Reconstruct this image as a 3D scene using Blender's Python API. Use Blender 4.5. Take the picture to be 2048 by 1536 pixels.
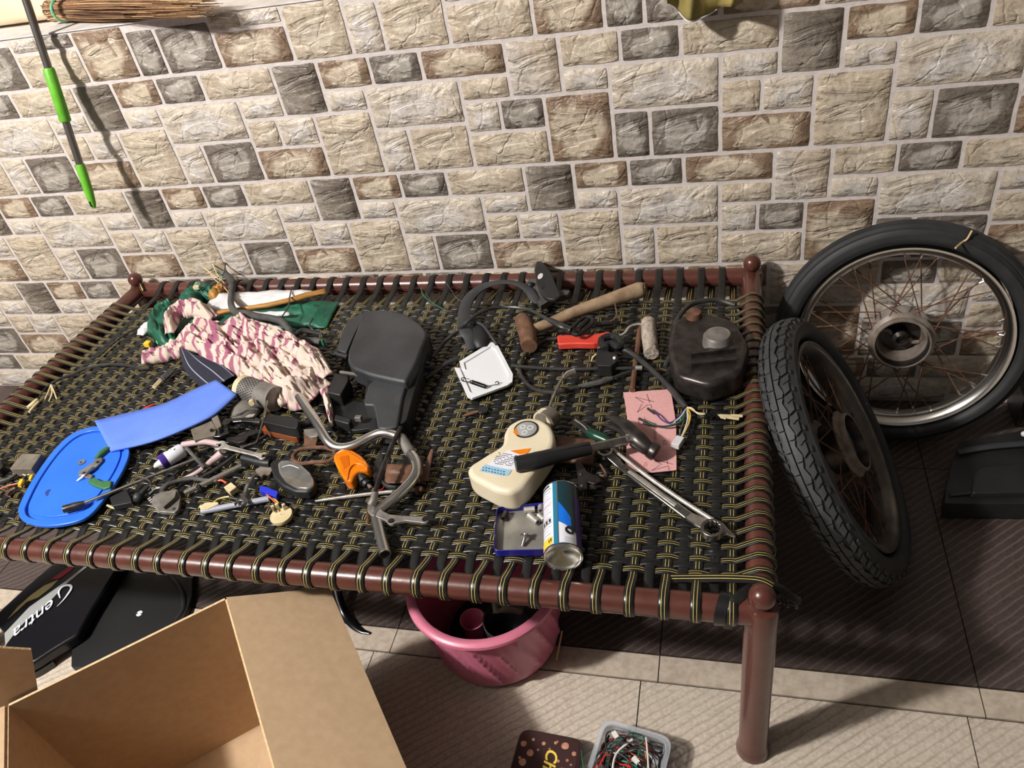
import bpy, math, random
from mathutils import Vector, Matrix, noise
random.seed(7)
pi = math.pi
scn = bpy.context.scene
COL = scn.collection
for o in list(bpy.data.objects): bpy.data.objects.remove(o)

# ------------------------------------------------------------------ camera
FPX = 1576.57
RC = [[0.9649714886, 0.2097461760, -0.1575962177], [0.0127597445, -0.6375088535, -0.7703373616], [-0.2620442999, 0.7413427030, -0.6178541750]]
CC = Vector((1.69861, -1.81688, 1.55573))
camd = bpy.data.cameras.new('camera'); cam = bpy.data.objects.new('camera', camd); COL.objects.link(cam)
camd.sensor_width = 36; camd.lens = FPX / 2048 * 36; camd.clip_start = .02
cam.matrix_world = Matrix(((RC[0][0], -RC[1][0], -RC[2][0], CC.x), (RC[0][1], -RC[1][1], -RC[2][1], CC.y), (RC[0][2], -RC[1][2], -RC[2][2], CC.z), (0, 0, 0, 1)))
scn.camera = cam

# ------------------------------------------------------------------ light
LAMP = Vector((-.78, -2.42, 3.12))
wd = bpy.data.worlds.new('world'); scn.world = wd; wd.use_nodes = True
wd.node_tree.nodes['Background'].inputs[0].default_value = (1.0, .96, .93, 1)
wd.node_tree.nodes['Background'].inputs[1].default_value = .09
ld = bpy.data.lights.new('ceiling_lamp', 'POINT'); ld.shadow_soft_size = .11; ld.energy = 650; ld.color = (1, .972, .94)
lo = bpy.data.objects.new('ceiling_lamp', ld); COL.objects.link(lo); lo.location = LAMP
scn.view_settings.view_transform = 'Standard'; scn.view_settings.look = 'None'
scn.view_settings.exposure = 0.0; scn.view_settings.gamma = 1.0; scn.view_settings.use_curve_mapping = False

# ------------------------------------------------------------------ picture point -> point on a real surface
def ray(x, y):
    a = ((x - 1024) / FPX, (y - 768) / FPX, 1.0)
    return Vector([sum(RC[i][j] * a[i] for i in range(3)) for j in range(3)])
def onz(x, y, z): d = ray(x, y); return CC + d * ((z - CC.z) / d.z)
def ony(x, y, Y): d = ray(x, y); return CC + d * ((Y - CC.y) / d.y)
def toP(p):
    d = Vector(p) - CC
    c = [sum(RC[i][j] * d[j] for j in range(3)) for i in range(3)]
    if c[2] < .05: return (-9999, -9999)
    return (1024 + FPX * c[0] / c[2], 768 + FPX * c[1] / c[2])
ZB = .4535                       # top of the woven straps
def W(x, y, h=0.0): return onz(x, y, ZB + h)
def zc(zx, zy, x0, y0, k): return (x0 + zx / k, y0 + zy / k)

# ------------------------------------------------------------------ materials
def lin(c):
    c = c / 255.0
    return c / 12.92 if c <= .04045 else ((c + .055) / 1.055) ** 2.4
def rgb(r, g, b): return (lin(r), lin(g), lin(b), 1)
def mat(name, c, rough=.5, metal=0., c2=None, nscale=40, nmix=.5, bump=0., bscale=60, coat=0., trans=0., ior=1.45, coord='Object', stretch=None, alpha=1.):
    m = bpy.data.materials.new(name); m.use_nodes = True
    nt = m.node_tree; b = nt.nodes['Principled BSDF']; L = nt.links.new
    b.inputs['Roughness'].default_value = rough; b.inputs['Metallic'].default_value = metal
    b.inputs['Coat Weight'].default_value = coat; b.inputs['Transmission Weight'].default_value = trans; b.inputs['IOR'].default_value = ior
    b.inputs['Alpha'].default_value = alpha
    b.inputs['Base Color'].default_value = rgb(*c)
    if c2 or bump:
        tc = nt.nodes.new('ShaderNodeTexCoord'); mp = nt.nodes.new('ShaderNodeMapping'); L(tc.outputs[coord], mp.inputs[0])
        if stretch: mp.inputs['Scale'].default_value = stretch
    if c2:
        n = nt.nodes.new('ShaderNodeTexNoise'); n.inputs['Scale'].default_value = nscale; n.inputs['Detail'].default_value = 5; L(mp.outputs[0], n.inputs[0])
        r = nt.nodes.new('ShaderNodeValToRGB'); r.color_ramp.elements[0].position = .5 - .28 * (1 - nmix) - .02; r.color_ramp.elements[1].position = .5 + .28 * (1 - nmix) + .02
        r.color_ramp.elements[0].color = rgb(*c); r.color_ramp.elements[1].color = rgb(*c2)
        L(n.outputs[0], r.inputs[0]); L(r.outputs[0], b.inputs['Base Color'])
    if bump:
        n2 = nt.nodes.new('ShaderNodeTexNoise'); n2.inputs['Scale'].default_value = bscale; n2.inputs['Detail'].default_value = 6; L(mp.outputs[0], n2.inputs[0])
        bp = nt.nodes.new('ShaderNodeBump'); bp.inputs['Strength'].default_value = bump; bp.inputs['Distance'].default_value = .004
        L(n2.outputs[0], bp.inputs['Height']); L(bp.outputs[0], b.inputs['Normal'])
    return m

def stone_mat(name, mid, edge, thr=.62, soft=.12, dark=None, diag=False):
    m = bpy.data.materials.new(name); m.use_nodes = True
    nt = m.node_tree; N = nt.nodes.new; L = nt.links.new; b = nt.nodes['Principled BSDF']; b.inputs['Roughness'].default_value = .42
    tc = N('ShaderNodeTexCoord'); oi = N('ShaderNodeObjectInfo')
    off = N('ShaderNodeVectorMath'); off.operation = 'MULTIPLY_ADD'
    cb = N('ShaderNodeCombineXYZ'); L(oi.outputs['Random'], cb.inputs[0]); L(oi.outputs['Random'], cb.inputs[2])
    L(cb.outputs[0], off.inputs[0]); off.inputs[1].default_value = (3, 3, 3); L(tc.outputs['Object'], off.inputs[2])
    n = N('ShaderNodeTexNoise'); n.inputs['Scale'].default_value = 14; n.inputs['Detail'].default_value = 4; L(tc.outputs['Object'], n.inputs[0])
    sp = N('ShaderNodeSeparateXYZ'); L(tc.outputs['Generated'], sp.inputs[0])
    def mth(op, a, bb=None, c=None):
        q = N('ShaderNodeMath'); q.operation = op
        for i, v in enumerate((a, bb, c)):
            if v is None: continue
            if isinstance(v, (int, float)): q.inputs[i].default_value = v
            else: L(v, q.inputs[i])
        return q.outputs[0]
    if diag:
        d = mth('ADD', sp.outputs[0], mth('MULTIPLY', sp.outputs[2], .8))
        d = mth('MULTIPLY', d, .62)
    else:
        dx = mth('ABSOLUTE', mth('SUBTRACT', sp.outputs[0], .47)); dz = mth('ABSOLUTE', mth('SUBTRACT', sp.outputs[2], .47))
        d = mth('MAXIMUM', dx, dz); d = mth('MULTIPLY', mth('ADD', d, mth('MULTIPLY', mth('ADD', dx, dz), .45)), 1.40)
        vo = N('ShaderNodeTexVoronoi'); vo.inputs['Scale'].default_value = 16; vo.inputs['Randomness'].default_value = 1; L(tc.outputs['Object'], vo.inputs[0])
        sc = N('ShaderNodeSeparateColor'); L(vo.outputs['Color'], sc.inputs[0]); d = mth('ADD', d, mth('MULTIPLY', mth('SUBTRACT', sc.outputs[0], .5), .5))
    d = mth('ADD', d, mth('MULTIPLY', mth('SUBTRACT', n.outputs[0], .5), .7))
    r = N('ShaderNodeValToRGB'); r.color_ramp.elements[0].position = thr - soft / 2; r.color_ramp.elements[1].position = thr + soft / 2
    r.color_ramp.elements[0].color = rgb(*mid); r.color_ramp.elements[1].color = rgb(*edge); L(d, r.inputs[0])
    # mottling
    n2 = N('ShaderNodeTexNoise'); n2.inputs['Scale'].default_value = 70; n2.inputs['Detail'].default_value = 8; L(off.outputs[0], n2.inputs[0])
    r2 = N('ShaderNodeValToRGB'); r2.color_ramp.elements[0].color = (.72, .70, .68, 1); r2.color_ramp.elements[1].color = (1.12, 1.12, 1.1, 1)
    r2.color_ramp.elements[0].position = .3; r2.color_ramp.elements[1].position = .68; L(n2.outputs[0], r2.inputs[0])
    mx = N('ShaderNodeMix'); mx.data_type = 'RGBA'; mx.blend_type = 'MULTIPLY'; mx.inputs[0].default_value = .75
    L(r.outputs[0], mx.inputs[6]); L(r2.outputs[0], mx.inputs[7]); L(mx.outputs[2], b.inputs['Base Color'])
    # relief: wavy diagonal ledges + grain
    mp = N('ShaderNodeMapping'); mp.inputs['Rotation'].default_value = (0, .28, 0); mp.inputs['Scale'].default_value = (8, 1, 24); L(tc.outputs['Object'], mp.inputs[0])
    n3 = N('ShaderNodeTexNoise'); n3.inputs['Scale'].default_value = 1.0; n3.inputs['Detail'].default_value = 4; n3.inputs['Distortion'].default_value = .8; L(mp.outputs[0], n3.inputs[0])
    saw = mth('POWER', mth('FRACT', mth('MULTIPLY', n3.outputs[0], 6.0)), 2.5)
    n4 = N('ShaderNodeTexNoise'); n4.inputs['Scale'].default_value = 85; n4.inputs['Detail'].default_value = 5; L(off.outputs[0], n4.inputs[0])
    h = mth('ADD', mth('MULTIPLY', saw, .5), mth('MULTIPLY', n4.outputs[0], .62)); h = mth('ADD', h, mth('MULTIPLY', r.alpha if False else mth('LESS_THAN', d, thr), .35))
    wn = N('ShaderNodeTexNoise'); wn.inputs['Scale'].default_value = 18; wn.inputs['Detail'].default_value = 4; L(tc.outputs['Object'], wn.inputs[0])
    wm = N('ShaderNodeVectorMath'); wm.operation = 'MULTIPLY_ADD'; L(wn.outputs['Color'], wm.inputs[0]); wm.inputs[1].default_value = (.05, .05, .05); L(off.outputs[0], wm.inputs[2])
    ve = N('ShaderNodeTexVoronoi'); ve.feature = 'DISTANCE_TO_EDGE'; ve.inputs['Scale'].default_value = 11; L(wm.outputs[0], ve.inputs[0])
    cr = mth('MINIMUM', mth('MULTIPLY', ve.outputs['Distance'], 22), 1.0); h = mth('ADD', h, mth('MULTIPLY', cr, .22))
    bp = N('ShaderNodeBump'); bp.inputs['Strength'].default_value = 1.0; bp.inputs['Distance'].default_value = .0058
    L(h, bp.inputs['Height']); L(bp.outputs[0], b.inputs['Normal'])
    return m

def floor_mat(name, c, c2, ribc, rot):
    m = bpy.data.materials.new(name); m.use_nodes = True
    nt = m.node_tree; N = nt.nodes.new; L = nt.links.new; b = nt.nodes['Principled BSDF']; b.inputs['Roughness'].default_value = .5
    tc = N('ShaderNodeTexCoord'); mp = N('ShaderNodeMapping'); mp.inputs['Rotation'].default_value = (0, 0, rot); L(tc.outputs['Object'], mp.inputs[0])
    wv = N('ShaderNodeTexWave'); wv.bands_direction = 'Y'; wv.inputs['Scale'].default_value = 19; wv.inputs['Distortion'].default_value = 1.6
    wv.inputs['Detail'].default_value = 3; wv.inputs['Detail Scale'].default_value = 1.5; L(mp.outputs[0], wv.inputs[0])
    n = N('ShaderNodeTexNoise'); n.inputs['Scale'].default_value = 150; n.inputs['Detail'].default_value = 6; L(tc.outputs['Object'], n.inputs[0])
    n2 = N('ShaderNodeTexNoise'); n2.inputs['Scale'].default_value = 5; n2.inputs['Detail'].default_value = 4; L(tc.outputs['Object'], n2.inputs[0])
    r = N('ShaderNodeValToRGB'); r.color_ramp.elements[0].position = .3; r.color_ramp.elements[1].position = .7
    r.color_ramp.elements[0].color = rgb(*c); r.color_ramp.elements[1].color = rgb(*c2); L(n.outputs[0], r.inputs[0])
    r3 = N('ShaderNodeValToRGB'); r3.color_ramp.elements[0].position = .75; r3.color_ramp.elements[1].position = .97; L(wv.outputs[0], r3.inputs[0])
    mm = N('ShaderNodeMath'); mm.operation = 'MULTIPLY'; L(r3.outputs[0], mm.inputs[0]); L(n2.outputs[0], mm.inputs[1])
    mx = N('ShaderNodeMix'); mx.data_type = 'RGBA'; L(mm.outputs[0], mx.inputs[0]); L(r.outputs[0], mx.inputs[6]); mx.inputs[7].default_value = rgb(*ribc)
    L(mx.outputs[2], b.inputs['Base Color'])
    a = N('ShaderNodeMath'); a.operation = 'MULTIPLY_ADD'; L(wv.outputs[0], a.inputs[0]); a.inputs[1].default_value = .6; L(n.outputs[0], a.inputs[2])
    bp = N('ShaderNodeBump'); bp.inputs['Strength'].default_value = .38; bp.inputs['Distance'].default_value = .003; L(a.outputs[0], bp.inputs['Height']); L(bp.outputs[0], b.inputs['Normal'])
    return m

M = {}
M['grout'] = mat('grout', (214, 205, 201), .7, c2=(198, 189, 184), nscale=60, bump=.3, bscale=200)
M['s_light'] = stone_mat('stone_light', (204, 196, 189), (198, 186, 171), .6)
M['s_tan'] = stone_mat('stone_tan', (199, 186, 168), (188, 173, 153), .6)
M['s_brown'] = stone_mat('stone_brown', (196, 181, 161), (134, 112, 92), .74, .22)
M['s_grey'] = stone_mat('stone_grey', (166, 159, 150), (112, 103, 94), .70, .16)
M['s_smooth'] = stone_mat('stone_smooth_grey', (150, 141, 130), (104, 94, 84), .55, .5, diag=True)
M['s_smoothlight'] = stone_mat('stone_smooth_light', (196, 186, 176), (188, 172, 154), .6, .4, diag=True)
M['t_light'] = floor_mat('tile_light', (172, 159, 144), (202, 190, 175), (146, 132, 118), -.66)
M['t_plain'] = mat('tile_plain', (166, 152, 136), .55, c2=(188, 174, 158), nscale=60, bump=.3, bscale=120)
M['t_dark'] = floor_mat('tile_dark', (62, 50, 47), (74, 62, 58), (108, 95, 89), -.70)  # paler rib colour paints faint highlights along the ridges
M['t_grout'] = mat('floor_grout', (120, 104, 90), .8)
M['t_groutd'] = mat('floor_grout_dark', (42, 30, 24), .8)
M['marble'] = mat('sill_marble', (228, 210, 180), .35, c2=(214, 190, 158), nscale=8, bump=.1)
M['white'] = mat('sill_white', (226, 220, 216), .6, c2=(206, 198, 192), nscale=30)
M['ceil'] = mat('ceiling_plaster', (176, 172, 166), .9)
M['paint'] = mat('brown_paint', (88, 48, 39), .3, c2=(72, 38, 31), nscale=25, nmix=.2, bump=.12, bscale=50, coat=.35)
M['strap'] = mat('black_strap', (20, 20, 20), .3, c2=(30, 30, 29), nscale=30, bump=.12, bscale=60)
M['yellow'] = mat('yellow_line', (224, 198, 104), .45)
M['blk'] = mat('black_plastic', (24, 24, 25), .5, c2=(34, 34, 35), nscale=20, bump=.1, bscale=80)
M['blk_shade'] = mat('shaded_black_plastic', (16, 16, 17), .5, c2=(22, 22, 23), nscale=20)  # black plastic painted darker for the shadow under the bed
M['blkg'] = mat('black_gloss', (12, 12, 14), .2, coat=.4)
M['blkd'] = mat('dusty_black', (34, 35, 37), .5, c2=(64, 65, 68), nscale=11, nmix=.1, bump=.2, bscale=60)
M['grey'] = mat('grey_dust', (112, 106, 98), .7, c2=(82, 77, 70), nscale=30, bump=.2)
M['cable'] = mat('cable_black', (40, 40, 41), .4, c2=(58, 57, 55), nscale=40)
M['dirty'] = mat('dirty_cable', (84, 82, 80), .75, c2=(58, 56, 54), nscale=35, bump=.4, bscale=120)
M['chrome'] = mat('chrome', (236, 234, 230), .24, 1.)
M['steel'] = mat('steel', (190, 186, 180), .28, 1., c2=(160, 156, 150), nscale=60, bump=.06)
M['bright'] = mat('bright_steel', (214, 208, 200), .38, .6, c2=(176, 170, 162), nscale=70, bump=.1)
M['dull'] = mat('dull_alloy', (150, 146, 140), .5, .5, c2=(116, 110, 104), nscale=40, bump=.2)
M['iron'] = mat('dark_iron', (76, 72, 70), .35, .7, c2=(54, 48, 46), nscale=50, bump=.1)
M['rust'] = mat('rust', (118, 84, 66), .7, .3, c2=(84, 56, 42), nscale=60, bump=.3)
M['rusth'] = mat('rusty_hub', (150, 142, 134), .55, .3, c2=(112, 96, 84), nscale=30, bump=.3)
M['rubber'] = mat('tyre_rubber', (38, 39, 40), .6, c2=(48, 48, 49), nscale=30, bump=.15)
M['tread'] = mat('tyre_tread', (60, 61, 62), .62, c2=(50, 51, 52), nscale=40, bump=.2)  # paler than the base rubber: groove shade is put into the colour
M['rim'] = mat('rim_dull', (124, 118, 112), .42, .7, c2=(84, 78, 72), nscale=14, bump=.1)
M['card'] = mat('cardboard', (184, 156, 124), .85, c2=(176, 148, 116), nscale=60, bump=.1)
M['cardedge'] = mat('cardboard_edge', (212, 186, 152), .85, c2=(196, 162, 120), nscale=140, bump=.5, bscale=200)
M['pink'] = mat('pink_plastic', (206, 118, 142), .35, c2=(198, 110, 134), nscale=10, coat=.1)
M['blue'] = mat('blue_plastic', (42, 104, 216), .32, c2=(50, 112, 222), nscale=8)
M['foam'] = mat('blue_foam', (86, 120, 214), .75, c2=(98, 130, 216), nscale=10, bump=.15, bscale=150)
M['foamd'] = mat('blue_foam_edge', (34, 50, 120), .8)
M['wht'] = mat('white_plastic', (224, 225, 228), .3)
M['cream'] = mat('cream_plastic', (224, 212, 186), .42, c2=(214, 200, 170), nscale=14, coat=.1)
M['ivory'] = mat('ivory_connector', (214, 198, 158), .5, c2=(196, 178, 138), nscale=60)
M['orange'] = mat('orange_lens', (232, 132, 16), .15, c2=(214, 108, 8), nscale=30, coat=.6)
M['orangep'] = mat('orange_plastic', (126, 64, 30), .35)
M['amber'] = mat('dark_amber', (196, 96, 10), .2, coat=.5)
M['red'] = mat('red_plastic', (212, 70, 56), .4, c2=(200, 60, 46), nscale=20)
M['wood'] = mat('weathered_wood', (164, 140, 112), .7, c2=(128, 104, 80), nscale=30, bump=.4, bscale=50, stretch=(1, 1, 1))
M['woodh'] = mat('mallet_head_wood', (120, 88, 66), .65, c2=(86, 60, 44), nscale=40, bump=.5, bscale=70)
M['leather'] = mat('brown_leather', (110, 78, 60), .6, c2=(84, 56, 42), nscale=40, bump=.3)
M['green'] = mat('green_vinyl', (44, 96, 56), .45, c2=(64, 112, 70), nscale=60)
M['dgreen'] = mat('dark_green_plastic', (16, 56, 40), .3)
M['sackg'] = mat('green_sack', (22, 78, 60), .45, c2=(34, 96, 74), nscale=25, bump=.5, bscale=90)
M['sackw'] = mat('white_sack_print', (226, 224, 224), .5, c2=(204, 202, 204), nscale=20, bump=.4, bscale=70)
M['sacko'] = mat('ochre_sack_print', (176, 128, 58), .5, c2=(150, 104, 46), nscale=20, bump=.3)
M['navy'] = mat('navy_cloth', (30, 31, 46), .8, bump=.3, bscale=300)
M['navyl'] = mat('pale_stripe', (150, 152, 168), .8)
M['tin'] = mat('navy_tin', (30, 26, 118), .3, coat=.4)
M['tini'] = mat('tin_inside', (176, 172, 164), .35, .6, c2=(150, 146, 138), nscale=20)
M['sand'] = mat('pink_sandpaper', (216, 164, 162), .85, c2=(208, 154, 152), nscale=200, bump=.1, bscale=400)
M['sandi'] = mat('grey_ink', (150, 112, 112), .85)
M['tube'] = mat('mauve_hose', (196, 170, 172), .5, c2=(178, 152, 152), nscale=30)
M['gtube'] = mat('grey_hose', (150, 152, 166), .4)
M['label'] = mat('white_label', (222, 222, 230), .4)
M['teal'] = mat('teal_paint', (36, 112, 140), .3)
M['dteal'] = mat('dark_teal_paint', (24, 52, 60), .3)
M['bluep'] = mat('bright_blue_print', (20, 108, 214), .3)
M['bluek'] = mat('blue_connector', (36, 50, 190), .4)
M['ink'] = mat('black_ink', (30, 28, 32), .6)
M['inkr'] = mat('red_ink', (214, 60, 84), .5)
M['yel'] = mat('yellow_print', (244, 190, 50), .5)
M['lblue'] = mat('pale_blue_print', (150, 190, 206), .5)
M['dblue'] = mat('blue_ink', (60, 84, 150), .5)
M['gold'] = mat('gold_print', (232, 206, 84), .4)
M['purple'] = mat('purple_print', (66, 40, 130), .4)
M['grnp'] = mat('lime_plastic', (106, 180, 52), .4, c2=(94, 168, 44), nscale=40)
M['choc'] = mat('chocolate_brown_tin', (58, 40, 40), .3, c2=(66, 44, 42), nscale=8, coat=.3)
M['chocp'] = mat('hazelnut_print', (196, 150, 124), .4, c2=(150, 100, 78), nscale=60)
M['clear'] = mat('clear_plastic', (226, 232, 240), .25, trans=.6, alpha=.55)
M['gold2'] = mat('khaki_decal', (176, 160, 110), .35)
M['silver'] = mat('silver_decal', (176, 178, 176), .35, .3)
M['maroon'] = mat('maroon_decal', (150, 24, 44), .3)
M['chpanel'] = mat('dark_gloss_panel', (14, 14, 18), .3)
M['glass'] = mat('lamp_glass', (190, 190, 186), .08, c2=(150, 146, 140), nscale=30, metal=.7)
M['straw'] = mat('straw', (168, 126, 86), .7, c2=(126, 88, 62), nscale=60, stretch=(1, 6, 6))
M['straw2'] = mat('pale_straw', (216, 186, 138), .7)
M['strawd'] = mat('dark_straw', (92, 66, 52), .8)
M['band'] = mat('green_tie', (110, 196, 150), .4)
M['khaki'] = mat('olive_cloth', (120, 108, 60), .7, c2=(150, 134, 76), nscale=22, bump=.5, bscale=40)
M['pole'] = mat('grey_pole', (124, 118, 112), .3, .75)
M['wired'] = mat('red_wire', (200, 44, 40), .4)
M['wireg'] = mat('green_wire', (40, 110, 84), .4)
M['wirew'] = mat('white_wire', (222, 220, 214), .4)
M['wirey'] = mat('yellow_wire', (214, 180, 90), .4)
M['wireo'] = mat('orange_wire', (212, 96, 60), .4)
M['card2'] = mat('dusty_grey', (120, 112, 100), .75, c2=(92, 84, 74), nscale=30, bump=.2)
M['rollw'] = mat('roller_fleece', (196, 184, 172), .95, c2=(142, 124, 108), nscale=90, nmix=.2, bump=1., bscale=160)
def cloth_mat():
    m = bpy.data.materials.new('pink_printed_cloth'); m.use_nodes = True
    nt = m.node_tree; N = nt.nodes.new; L = nt.links.new; b = nt.nodes['Principled BSDF']; b.inputs['Roughness'].default_value = .85
    tc = N('ShaderNodeTexCoord'); wv = N('ShaderNodeTexWave'); wv.inputs['Scale'].default_value = 9; wv.inputs['Distortion'].default_value = 12; wv.inputs['Detail'].default_value = 1; wv.inputs['Detail Scale'].default_value = 1.2
    L(tc.outputs['Object'], wv.inputs[0])
    r = N('ShaderNodeValToRGB'); e = r.color_ramp.elements; r.color_ramp.interpolation = 'LINEAR'
    e[0].position = 0; e[0].color = rgb(146, 84, 106); e[1].position = .40; e[1].color = rgb(160, 100, 118)
    q = e.new(.52); q.color = rgb(206, 180, 176); q = e.new(.85); q.color = rgb(210, 190, 176)
    nn_ = N('ShaderNodeTexNoise'); nn_.inputs['Scale'].default_value = 7; nn_.inputs['Detail'].default_value = 3; L(tc.outputs['Object'], nn_.inputs[0])
    ma_ = N('ShaderNodeMath'); ma_.operation = 'MULTIPLY_ADD'; L(nn_.outputs[0], ma_.inputs[0]); ma_.inputs[1].default_value = 2.4; ma_.inputs[2].default_value = -1.02
    mb_ = N('ShaderNodeMath'); mb_.operation = 'ADD'; mb_.use_clamp = True; L(ma_.outputs[0], mb_.inputs[0]); L(wv.outputs[0], mb_.inputs[1])
    L(mb_.outputs[0], r.inputs[0]); L(r.outputs[0], b.inputs['Base Color'])
    n = N('ShaderNodeTexNoise'); n.inputs['Scale'].default_value = 60; n.inputs['Detail'].default_value = 5; L(tc.outputs['Object'], n.inputs[0])
    bp = N('ShaderNodeBump'); bp.inputs['Strength'].default_value = .4; bp.inputs['Distance'].default_value = .004; L(n.outputs[0], bp.inputs['Height']); L(bp.outputs[0], b.inputs['Normal'])
    return m
M['pcloth'] = cloth_mat()

# ------------------------------------------------------------------ mesh helpers
def catmull(P, n=6):
    P = [Vector(p) for p in P]
    if len(P) < 3: return P
    out = []
    for i in range(len(P) - 1):
        p0 = P[i - 1] if i > 0 else P[0] * 2 - P[1]; p1 = P[i]; p2 = P[i + 1]; p3 = P[i + 2] if i + 2 < len(P) else P[-1] * 2 - P[-2]
        for k in range(n):
            t = k / n
            out.append(.5 * ((2 * p1) + (p2 - p0) * t + (2 * p0 - 5 * p1 + 4 * p2 - p3) * t * t + (3 * p1 - p0 - 3 * p2 + p3) * t ** 3))
    out.append(P[-1]); return out
def closed_cat(P, n=4):
    P = [Vector(p) for p in P]; N = len(P); out = []
    for i in range(N):
        p0, p1, p2, p3 = P[i - 1], P[i], P[(i + 1) % N], P[(i + 2) % N]
        for k in range(n):
            t = k / n
            out.append(.5 * ((2 * p1) + (p2 - p0) * t + (2 * p0 - 5 * p1 + 4 * p2 - p3) * t * t + (3 * p1 - p0 - 3 * p2 + p3) * t ** 3))
    return out
def roundpoly(P, r, n=4):
    """round the corners of a closed polygon of Vectors"""
    out = []; N = len(P)
    for i in range(N):
        p = P[i]; a = P[i - 1] - p; b = P[(i + 1) % N] - p
        ra = min(r, a.length * .45); rb = min(r, b.length * .45)
        A = p + a.normalized() * ra; B = p + b.normalized() * rb
        for k in range(n + 1):
            t = k / n; out.append(A * (1 - t) ** 2 + p * 2 * t * (1 - t) + B * t * t)
    return out
class MB:
    def __init__(s): s.v = []; s.f = []; s.m = []
    def add(s, vs, fs, mi=0, T=None):
        b = len(s.v)
        for q in vs: s.v.append(tuple((T @ Vector(q)) if T else q))
        for f in fs: s.f.append([b + i for i in f]); s.m.append(mi)
        return s
    def box(s, c, sz, T=None, mi=0):
        x, y, z = [a / 2 for a in sz]; c = Vector(c)
        vs = [c + Vector((i * x, j * y, k * z)) for k in (-1, 1) for j in (-1, 1) for i in (-1, 1)]
        return s.add(vs, [(0, 2, 3, 1), (4, 5, 7, 6), (0, 1, 5, 4), (2, 6, 7, 3), (0, 4, 6, 2), (1, 3, 7, 5)], mi, T)
    def hexa(s, lo, hi, mi=0):
        n = len(lo); vs = list(lo) + list(hi)
        fs = [tuple(range(n))[::-1], tuple(range(n, 2 * n))] + [(i, (i + 1) % n, n + (i + 1) % n, n + i) for i in range(n)]
        return s.add(vs, fs, mi)
    def tube(s, pts, r, seg=8, n=5, mi=0, smooth=True, cap=True, flat=1.0):
        P = catmull(pts, n) if smooth else [Vector(p) for p in pts]
        K = len(P)
        if isinstance(r, (list, tuple)):
            rr = []
            for i in range(K):
                t = i / (K - 1) * (len(r) - 1); a = int(min(t, len(r) - 2)); rr.append(r[a] + (r[a + 1] - r[a]) * (t - a))
        else: rr = [r] * K
        T0 = (P[1] - P[0]).normalized(); up = Vector((0, 0, 1)) if abs(T0.z) < .9 else Vector((0, 1, 0))
        N = (up - T0 * up.dot(T0)).normalized(); vs = []
        for i in range(K):
            t = (P[min(i + 1, K - 1)] - P[max(i - 1, 0)])
            if t.length < 1e-9: t = T0
            t = t.normalized(); N = (N - t * N.dot(t))
            if N.length < 1e-6: N = t.orthogonal()
            N = N.normalized(); B = t.cross(N)
            for k in range(seg):
                a = 2 * pi * k / seg; vs.append(P[i] + (N * math.cos(a) * flat + B * math.sin(a)) * rr[i])
        fs = [(i * seg + k, i * seg + (k + 1) % seg, (i + 1) * seg + (k + 1) % seg, (i + 1) * seg + k) for i in range(K - 1) for k in range(seg)]
        if cap: fs += [tuple(range(seg))[::-1], tuple(range((K - 1) * seg, K * seg))]
        return s.add(vs, fs, mi)
    def lathe(s, prof, T=None, seg=32, mi=0, close=False, mats=None):
        """prof: list of (r, z) around local z"""
        K = len(prof); vs = []
        for (r, z) in prof:
            for k in range(seg): a = 2 * pi * k / seg; vs.append((r * math.cos(a), r * math.sin(a), z))
        for i in range(K if close else K - 1):
            j = (i + 1) % K
            s.add([], [], 0)
        b = len(s.v)
        for q in vs: s.v.append(tuple((T @ Vector(q)) if T else q))
        for i in range(K if close else K - 1):
            j = (i + 1) % K
            for k in range(seg):
                s.f.append([b + i * seg + k, b + i * seg + (k + 1) % seg, b + j * seg + (k + 1) % seg, b + j * seg + k]); s.m.append(mats[i] if mats else mi)
        if not close:
            if prof[0][0] > 1e-5: pass
        return s
    def prism(s, poly, z0, z1, mi=0, T=None, taper=0.0):
        n = len(poly); c = sum((Vector((p[0], p[1])) for p in poly), Vector((0, 0))) / n
        lo = [(p[0], p[1], z0) for p in poly]; hi = [(p[0] + (c.x - p[0]) * taper, p[1] + (c.y - p[1]) * taper, z1) for p in poly]
        area = sum(poly[i][0] * poly[(i + 1) % n][1] - poly[(i + 1) % n][0] * poly[i][1] for i in range(n))
        if area < 0: lo.reverse(); hi.reverse()
        vs = lo + hi
        fs = [tuple(range(n))[::-1], tuple(range(n, 2 * n))] + [(i, (i + 1) % n, n + (i + 1) % n, n + i) for i in range(n)]
        return s.add(vs, fs, mi, T)
    def ball(s, c, r, seg=16, mi=0, sq=(1, 1, 1)):
        prof = [(max(1e-4, r * math.sin(pi * i / 10)), -r * math.cos(pi * i / 10)) for i in range(11)]
        return s.lathe(prof, Matrix.Translation(Vector(c)) @ Matrix.Diagonal((sq[0], sq[1], sq[2], 1)), seg, mi)
    def grid(s, fn, nu, nv, mi=0, mf=None):
        b = len(s.v)
        for i in range(nu + 1):
            for j in range(nv + 1): s.v.append(tuple(fn(i / nu, j / nv)))
        for i in range(nu):
            for j in range(nv):
                a = b + i * (nv + 1) + j; s.f.append([a, a + nv + 1, a + nv + 2, a + 1]); s.m.append(mf((i + .5) / nu, (j + .5) / nv) if mf else mi)
        return s
    def mesh(s, name, mats, origin=(0, 0, 0), smooth=True, ang=40):
        me = bpy.data.meshes.new(name); o = Vector(origin)
        me.from_pydata([tuple(Vector(v) - o) for v in s.v], [], s.f)
        for m in (mats if isinstance(mats, (list, tuple)) else [mats]): me.materials.append(M[m] if isinstance(m, str) else m)
        me.polygons.foreach_set('material_index', s.m)
        if smooth: me.shade_smooth(); me.set_sharp_from_angle(angle=math.radians(ang))
        me.update(); return me

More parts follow.
